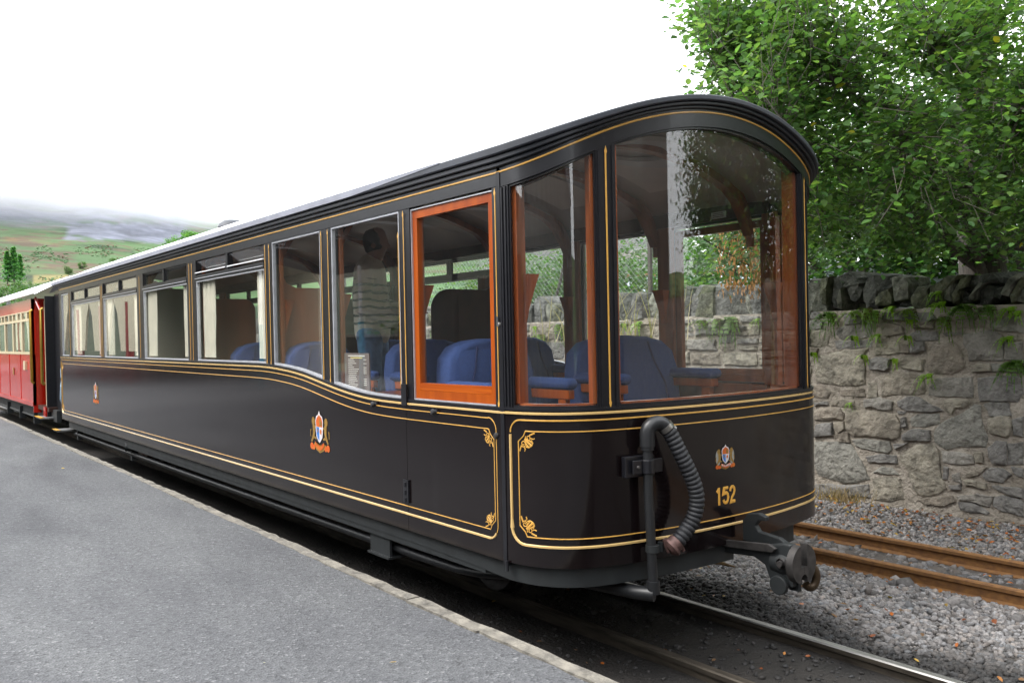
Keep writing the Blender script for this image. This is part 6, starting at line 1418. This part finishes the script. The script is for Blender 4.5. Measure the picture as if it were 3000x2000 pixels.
# wire fence behind wall
fn = thing('wire_fence', 'diamond mesh wire fence behind the stone wall seen through the carriage windows', 'fence', (0, 0, 0)); WIRE = mat('galvanised_wire', (.32, .35, .34), .5, metal=.4)
m = MB(); FY = 7.95; fx0, fx1, fz0, fz1 = -16., -7.6, 1.55, 2.75; st = .085; u = fx0-1.2
while u < fx1+.01:
    for sg in (1, -1):
        xa, xb_ = (u, u+1.2) if sg == 1 else (u+1.2, u)
        q0, q1 = 0., 1.
        xs0, xs1 = xa, xb_
        def cl_(xa, xb_):
            ts = [0., 1.]
            t0 = (fx0-xa)/(xb_-xa); t1 = (fx1-xa)/(xb_-xa); lo_, hi_ = min(t0, t1), max(t0, t1); return max(0, lo_), min(1, hi_)
        a, b = cl_(xa, xb_)
        if b > a:
            P0 = np.array([xa+(xb_-xa)*a, FY+.003*sg, fz0+(fz1-fz0)*a]); P1 = np.array([xa+(xb_-xa)*b, FY+.003*sg, fz0+(fz1-fz0)*b]); m.tube([P0, P1], .0022, 3, cap=False)
    u += st
o = m.build('wire_mesh', WIRE, fn); tag(o, kind='stuff')
for X_ in (-15.9, -13.2, -10.5, -7.6): m = MB(); m.tube([(X_, FY+.03, .5), (X_+.02, FY+.03, 2.8)], .03, 8); m.build('post', mat('fence_post_iron', (.08, .07, .06), .7), fn)
m = MB(); m.tube([(-9.6, FY+.03, 1.5), (-9.1, FY+.03, 2.7)], .022, 6); m.build('strut', mat('fence_post_iron', (.08, .07, .06), .7), fn)
# shed with pale roof behind the wall
sh = thing('shed', 'low shed with a pale blue grey roof behind the stone wall', 'shed', (0, 0, 0)); SR = mat('pale_metal_roof', (.42, .46, .56), .5, var=.2, scale=2)
q0 = unproj(np.array([2380., 3100.]), np.array([820., 815.]), np.array([14.5, 12.5])); q1 = unproj(np.array([2380., 3100.]), np.array([765., 772.]), np.array([18., 16.]))
m = MB(); m.add([tuple(q0[0]), tuple(q0[1]), tuple(q1[1]), tuple(q1[0])]+[tuple(q-np.array([0, 0, .06])) for q in (q0[0], q0[1], q1[1], q1[0])], [(0, 1, 2, 3), (4, 5, 6, 7), (0, 1, 5, 4), (1, 2, 6, 5), (2, 3, 7, 6), (3, 0, 4, 7)]); m.build('roof', SR, sh)
m = MB()
for k_ in range(24):
    t_ = (k_+.5)/24; a = q0[0]*(1-t_)+q0[1]*t_+[0, 0, .01]; b = q1[0]*(1-t_)+q1[1]*t_+[0, 0, .01]; m.tube([a, b], .02, 4)
o = m.build('roof_seam', SR, sh); tag(o, kind='stuff')
m = MB(); V8 = [tuple(q-np.array([0, 0, .061])) for q in (q0[0], q0[1], q1[1], q1[0])]; m.add(V8+[(v[0], v[1], -.2) for v in V8], [(0, 1, 5, 4), (1, 2, 6, 5), (2, 3, 7, 6), (3, 0, 4, 7)]); m.build('wall', mat('shed_wall', (.25, .25, .26), .8), sh)
hx_, hy_ = gp(2100, 42); hs2 = thing('house', 'distant house with grey roof and reddish ridge seen through the end window', 'house', (hx_, hy_, -1), .7)
m = MB(); m.box(-4, 4, -3, 3, 0, 3.4); wl_ = m.build('wall', mat('render_wall', (.5, .5, .5), .8), hs2)
m = MB(); m.add([(-4.3, -3.4, 3.35), (4.3, -3.4, 3.35), (4.3, 0, 5.2), (-4.3, 0, 5.2), (4.3, 3.4, 3.35), (-4.3, 3.4, 3.35)], [(0, 1, 2, 3), (2, 4, 5, 3), (0, 3, 5), (1, 4, 2)]); m.build('roof', SR, hs2); m = MB(); m.box(-4.3, 4.3, -.12, .12, 5.12, 5.3); m.build('ridge', mat('ridge_tile', (.35, .12, .06), .8), hs2)
# trees on the hillside at left, conifers
def hillz(x_, y_):
    a = math.atan2(y_, x_) % (2*np.pi); r_ = math.hypot(x_, y_); ia = int(np.argmin(np.abs(az-a))); return float(np.interp(r_, rr, Zh[ia]))
def conifer(x_, y_, h, label, seed):
    z_ = hillz(x_, y_); t_ = thing('conifer', label, 'tree', (x_, y_, z_-.3), 0, 'conifers on the hillside'); r_ = np.random.default_rng(seed)
    n_ = 900; u_ = r_.random(n_)**.7; a = r_.uniform(0, 6.28, n_); rd = (1-u_)*h*.24*(.6+.4*np.sin(u_*40+a))*r_.uniform(.5, 1, n_)+.1; Pq = np.stack([rd*np.cos(a), rd*np.sin(a), h*(.1+.9*u_)], 1)
    Vv, Ff = scatter(LT*np.array([1.4, 1, 1]), LTF, leafrot(n_), np.full(n_, h*.055), Pq); o = numesh('foliage', Vv, Ff, LEAFB, t_, tint=np.repeat(np.array([1.1, 1.45, 1.5])*r_.uniform(.6, 1.4, (n_, 1)), len(LT), 0)); tag(o, kind='stuff')  # foliage tint paled towards blue to imitate haze
    m = MB(); m.tube([(0, 0, -.5), (0, 0, h*.9)], [h*.02, h*.004], 6); m.build('trunk', BARK, t_)
def terrain_at(px, py):
    d_ = fw+cr*((px-1500)/F_PX)-cu*((py-1000)/F_PX); a_ = math.atan2(d_.y, d_.x) % (2*np.pi); ia = int(np.argmin(np.abs(az-a_))); te_ = math.degrees(math.atan2(d_.z, math.hypot(d_.x, d_.y)))
    for k_ in range(4, NR):
        if math.degrees(math.atan2(Zh[ia, k_]-CAMZ, rr[k_])) >= te_: break
    return rr[k_]*math.cos(a_), rr[k_]*math.sin(a_), rr[k_]
for i, (px, py, h) in enumerate(((22, 836, 88), (42, 838, 100), (60, 836, 80))):
    x_, y_, r_ = terrain_at(px, py); conifer(x_, y_, h*r_/F_PX, ['left conifer of the small group on the hillside', 'tallest conifer of the small group on the hillside', 'right conifer of the small group on the hillside'][i], i)
hb = [(-10, 905, 60), (22, 885, 50), (62, 880, 52), (100, 872, 42), (140, 855, 26), (172, 848, 24), (10, 940, 60), (80, 915, 45), (200, 805, 26), (240, 790, 24), (330, 772, 16), (500, 738, 42), (545, 730, 62)]
hbl = ['tree at the left photo edge on the hill foot', 'round tree under the conifers', 'tree just right below the conifers', 'tree beside the yellow field', 'shrub above the red carriage roof', 'shrub above the joint between the carriages', 'shrub at the left photo edge above the pole', 'shrub left of the yellow field', 'tree on the lower slope above the yellow field', 'small tree on the slope above the black carriage roof', 'single tree in the middle of the green slope', 'pale tree below the slate tip', 'tallest pale tree against the slate tip at the carriage roof line']
for i, ((px, d, s_), lb) in enumerate(zip(hb, hbl)):
    x_, y_, r_ = terrain_at(px, d); z_ = hillz(x_, y_); s_ = s_*r_/F_PX*.5; leafball('tree', lb, 'tree', (x_, y_, z_-.1*s_), s_*1.15, s_*1.15, s_*.95, 1500, s_*.13, (.8, .9, .7) if i < 11 else (1.3, 1.5, 1.2), 'trees on the hillside', seed=60+i)
ns_ = 5200; pxs = rng.uniform(-60, 620, ns_); pys = rng.uniform(720, 900, ns_)
keep_ = fbm(np.stack([pxs, pys*2.2], 1), 60, 71, 3) > .53; pxs, pys = pxs[keep_], pys[keep_]; Ps = []; Ss = []
for a, b in zip(pxs, pys):
    x_, y_, r_ = terrain_at(a, b); Ps.append((x_, y_, hillz(x_, y_)+.2)); Ss.append(r_/F_PX*rng.uniform(.6, 2.4))
Ps = np.array(Ps); Ss = np.array(Ss); n = len(Ps); JV = (IV[None]*(1+rng.uniform(-.3, .3, (n, len(IV), 1))))*(Ss[:, None]*np.array([1.5, 1.5, .8]))[:, None, :]+Ps[:, None, :]
Fq = (IF[None]+(np.arange(n)*len(IV))[:, None, None]).reshape(-1, 3); cs_ = np.array([.12, .20, .10])*rng.uniform(.7, 1.3, (n, 1)); br_ = rng.random(n) < .18; cs_[br_] = np.array([.17, .12, .08])
o = numesh('hillside_scrub', JV.reshape(-1, 3), Fq, HILL, tint=np.repeat(cs_, len(IV), 0)); tag(o, kind='stuff')
# pole on the hill foot
x_, y_ = gp(28, 60); tpz = thing('telegraph_pole', 'grey pole with a short cross arm above the red carriage roof', 'pole', (x_, y_, -1)); m = MB(); m.tube([(0, 0, 0), (0, 0, 5.9)], .12, 8); m.build('post', GREY, tpz); m = MB(); m.box(-.1, 1.6, -.05, .05, 5.6, 5.75); m.build('cross_arm', GREY, tpz)

# ------------------------------------------------------------------ platform side (seen mirrored in the windows)
CANW = mat('cream_boarding', (.66, .60, .44), .7, var=.12, scale=5, stretch=(6, 1, .2)); RPOST = mat('oxide_red_post', (.22, .02, .015), .5)
cn = thing('station_canopy', 'cream boarded platform canopy on dark red posts mirrored in the carriage windows', 'canopy', (0, 0, 0))
for X_ in np.arange(-44, -25, 3.1):
    m = MB(); m.tube([(X_, -1.6, PZ), (X_, -1.6, 2.6)], .11, 8); m.build('post', RPOST, cn)
    pl = [(X_-1.5, 3.9), (X_+1.6, 3.9), (X_+1.6, 2.75), (X_+1.2, 2.3), (X_+.85, 1.25), (X_-.8, 1.25), (X_-1.05, 2.3), (X_-1.5, 2.75)]
    m = MB(); m.prism(pl, Vector((0, .06, 0)), o=Vector((0, -1.6, 0))); m.build('arch_board', CANW, cn)
m = MB(); m.add([(-46, -1.2, 3.9), (-25, -1.2, 3.9), (-25, -7, 4.6), (-46, -7, 4.6)], [(0, 1, 2, 3)]); m.build('roof', mat('canopy_slate', (.12, .12, .13), .8), cn)
m = MB(); m.box(-46, -25, -7.2, -7, -.3, 4.6); m.build('back_wall', CANW, cn)
fw_ = thing('boundary_wall', 'low dark wall with a pale cap along the back of the platform', 'wall', (0, 0, 0)); m = MB(); m.box(-25, -6.6, -8.3, -7.9, -.3, 1.5); m.build('wall', PFACE, fw_); m = MB(); m.box(-25, -6.6, -8.35, -7.85, 1.5, 1.58); m.build('cap', EDGE, fw_)
for i, X_ in enumerate((-20, -15, -10.5)):
    lp = thing('platform_lamp', ['blue platform lamp post closest to the canopy', 'middle blue platform lamp post', 'blue platform lamp post furthest from the canopy'][i], 'lamp post', (X_, -3.2, PZ)); m = MB(); m.tube([(0, 0, 0), (0, 0, 1.5)], .06, 8); m.build('base', mat('teal_paint', (.02, .25, .33), .4), lp); m = MB(); m.tube([(0, 0, 1.5), (0, 0, 4)], .035, 8); m.box(-.2, .2, -.1, .1, 3.2, 3.5); m.build('post', WHITEC, lp)
for i in range(8):  # unseen trees, added so the side windows mirror something dark
    leafball('tree', ['tree behind the platform number %s from the canopy' % w_ for w_ in ('one', 'two', 'three', 'four', 'five', 'six', 'seven', 'eight')][i], 'tree', (-30+i*4.6, -15-(i % 3)*2.5, -.8), 2.6, 2.4, 1.9+(i % 3)*.25, 4200, .26, (.5, .5, .35), 'trees behind the platform', seed=90+i, hollow=.1)
gb = thing('goods_building', 'tall grey brown building beyond the right edge mirrored in the curved end glass', 'building', (0, 0, 0))
m = MB(); m.box(8.5, 16, -2, 10.9, -.5, 11.5); gw = m.build('wall', mat('grey_brown_render', (.15, .135, .12), .85, var=.3, scale=1.5), gb)
m = MB(); m.box(8.2, 16.3, -2.3, 11.1, 11.5, 11.8); m.build('roof', SR, gb)
for k_ in range(5): m = MB(); m.box(8.44, 8.49, 0+k_*2, .9+k_*2, 2.5, 5.5); m.build('window', GLASS, gb)

# ------------------------------------------------------------------ low cloud on the hilltop
CL = bpy.data.materials.new('low_cloud_volume'); CL.use_nodes = True; t = CL.node_tree; N = t.nodes; L = t.links; N.clear()
o_ = N.new('ShaderNodeOutputMaterial'); pv = N.new('ShaderNodeVolumePrincipled'); pv.inputs['Color'].default_value = (.995, .998, 1, 1); pv.inputs['Anisotropy'].default_value = 0
ge = N.new('ShaderNodeNewGeometry'); sp = N.new('ShaderNodeSeparateXYZ'); L.new(ge.outputs['Position'], sp.inputs[0])
mp = N.new('ShaderNodeMapping'); mp.inputs['Scale'].default_value = (.006, .006, .010); L.new(ge.outputs['Position'], mp.inputs[0]); nz = N.new('ShaderNodeTexNoise'); nz.inputs['Scale'].default_value = 1; nz.inputs['Detail'].default_value = 5; L.new(mp.outputs[0], nz.inputs['Vector'])
m1 = N.new('ShaderNodeMath'); m1.operation = 'MULTIPLY_ADD'; m1.inputs[1].default_value = 70; L.new(nz.outputs[0], m1.inputs[0]); L.new(sp.outputs[2], m1.inputs[2])
mr = N.new('ShaderNodeMapRange'); mr.interpolation_type = 'SMOOTHSTEP'; mr.inputs[1].default_value = 98; mr.inputs[2].default_value = 170; mr.inputs[3].default_value = 0; mr.inputs[4].default_value = .0085; L.new(m1.outputs[0], mr.inputs[0])
mt_ = N.new('ShaderNodeMapRange'); mt_.interpolation_type = 'SMOOTHSTEP'; mt_.inputs[1].default_value = 150; mt_.inputs[2].default_value = 205; mt_.inputs[3].default_value = 1; mt_.inputs[4].default_value = 0; L.new(sp.outputs[2], mt_.inputs[0]); md_ = N.new('ShaderNodeMath'); md_.operation = 'MULTIPLY'; L.new(mr.outputs[0], md_.inputs[0]); L.new(mt_.outputs[0], md_.inputs[1]); L.new(md_.outputs[0], pv.inputs['Density']); L.new(pv.outputs[0], o_.inputs['Volume'])
m = MB(); m.box(-1500, -520, -160, 700, 78, 206); cl_o = m.build('low_cloud', CL); tag(cl_o, 'white low cloud lying along the top of the hill', None, None, 'stuff')

sh3 = thing('platform_shelter', 'grey boarded platform shelter with an open truss roof mirrored in the door window', 'shelter', (0, 0, 0)); GB = mat('grey_boards', (.20, .20, .21), .8, var=.2, scale=4); GD = mat('dark_boards', (.05, .05, .05), .85, var=.3, scale=3)
m = MB()
for k_ in range(26): x_ = -17+k_*.42; m.box(x_, x_+.30, -5.2, -1.5, 3.3+.02*(k_ % 3), 3.34+.02*(k_ % 3))
m.each('roof_board', GB, sh3)
m = MB()
for k_ in range(6):
    x_ = -16.6+k_*2.05; m.prism([(-1.5, 3.28), (-1.5, 3.12), (-3.3, 2.75), (-5.2, 3.12), (-5.2, 3.28)], Vector((.08, 0, 0)), a=Vector((0, 1, 0)), b=Vector((0, 0, 1)), o=Vector((x_, 0, 0)))
m.each('truss', mat('dark_truss', (.04, .04, .045), .7), sh3)
m = MB()
for k_ in range(6): x_ = -16.56+k_*2.05; m.tube([(x_, -5.0, PZ), (x_, -5.0, 3.2)], .06, 8)
m.each('post', mat('dark_truss', (.04, .04, .045), .7), sh3)
m = MB(); m.box(-17, -6.1, -5.4, -5.25, PZ, 2.6); m.build('back_wall', GD, sh3)

leafball('bush', 'dark hedge bush beyond the right edge between the building and the trees', 'bush', (10.2, 13.2, -.3), 3.0, 2.2, 1.5, 5000, .14, (.6, .7, .5), seed=131, hollow=.05)  # added out of frame to darken the foot of the end glass reflection
m = MB(); bx_ = on_wall(2090, 1640, 4.6); m.tube([(bx_[0]-.10, 4.52, -.055), (bx_[0]-.02, 4.55, -.045), (bx_[0]+.07, 4.6, -.05), (bx_[0]+.16, 4.62, -.06)], [.012, .016, .013, .005], 7)
tag(m.build('bark_strip', mat('peeled_bark', (.20, .12, .045), .8, var=.5, scale=30)), 'curled brown strip of bark lying on the gravel left of the coupling', 'stick')
def ground_pt(px, py, z): 
    d = fw+cr*((px-1500)/F_PX)-cu*((py-1000)/F_PX); t_ = (z-CAMZ)/d.z; return (d.x*t_, d.y*t_)
for px, py, sz, c9, lab in ((180, 1372, .035, (.6, .42, .08), 'tiny yellow leaf on the far part of the platform'), (1140, 1940, .03, (.5, .33, .12), 'thin dry stalk on the platform near the bottom edge'), (770, 1940, .012, (.7, .66, .5), 'tiny pale crumb on the platform near the bottom edge'), (1690, 1700, .02, (.6, .25, .05), 'orange leaf in the shadow under the rounded end')):
    x_, y_ = ground_pt(px, py, PZ+.006 if px < 1500 else -.05); R9 = flatrot(1, .15); v_, f_ = scatter(LV*np.array([1 if sz > .031 else .25, 1, 1]), LF, R9, np.array([sz]), np.array([[x_, y_, PZ+.008 if px < 1500 else -.04]]))
    tag(numesh('fallen_leaf', v_, f_, LEAFD, tint=np.array(c9)), lab, 'leaf')

sbd = thing('station_building', 'long pale station building behind the platform mirrored in the corner window', 'building', (0, 0, 0)); PR = mat('pale_render', (.30, .29, .27), .85, var=.2, scale=2); DW = mat('dark_window', (.02, .022, .025), .1)
m = MB(); m.box(-6.3, 18, -9.6, -7.8, -.3, 5.4); m.build('wall', PR, sbd)
m = MB(); m.prism([(-7.4, 5.4), (-10, 5.4), (-8.7, 7.6)], Vector((24.8, 0, 0)), a=Vector((0, 1, 0)), b=Vector((0, 0, 1)), o=Vector((-6.5, 0, 0))); m.build('roof', mat('canopy_slate', (.12, .12, .13), .8), sbd)
for k_ in range(14):
    x_ = -5.6+k_*1.65
    m = MB(); m.box(x_, x_+.75, -7.83, -7.77, 1.2, 2.9); w9 = m.build('window', DW, sbd); m = MB(); m.box(x_+.34, x_+.41, -7.766, -7.75, 1.2, 2.9); m.build('glazing_bar', WHITEC, w9)
    m = MB(); m.box(x_, x_+.75, -7.83, -7.77, 3.6, 4.9); m.build('window', DW, sbd)
    m = MB(); m.box(x_+1.1, x_+1.2, -7.83, -7.70, -.2, 5.4); m.build('pilaster', mat('dark_truss', (.04, .04, .045), .7), sbd)
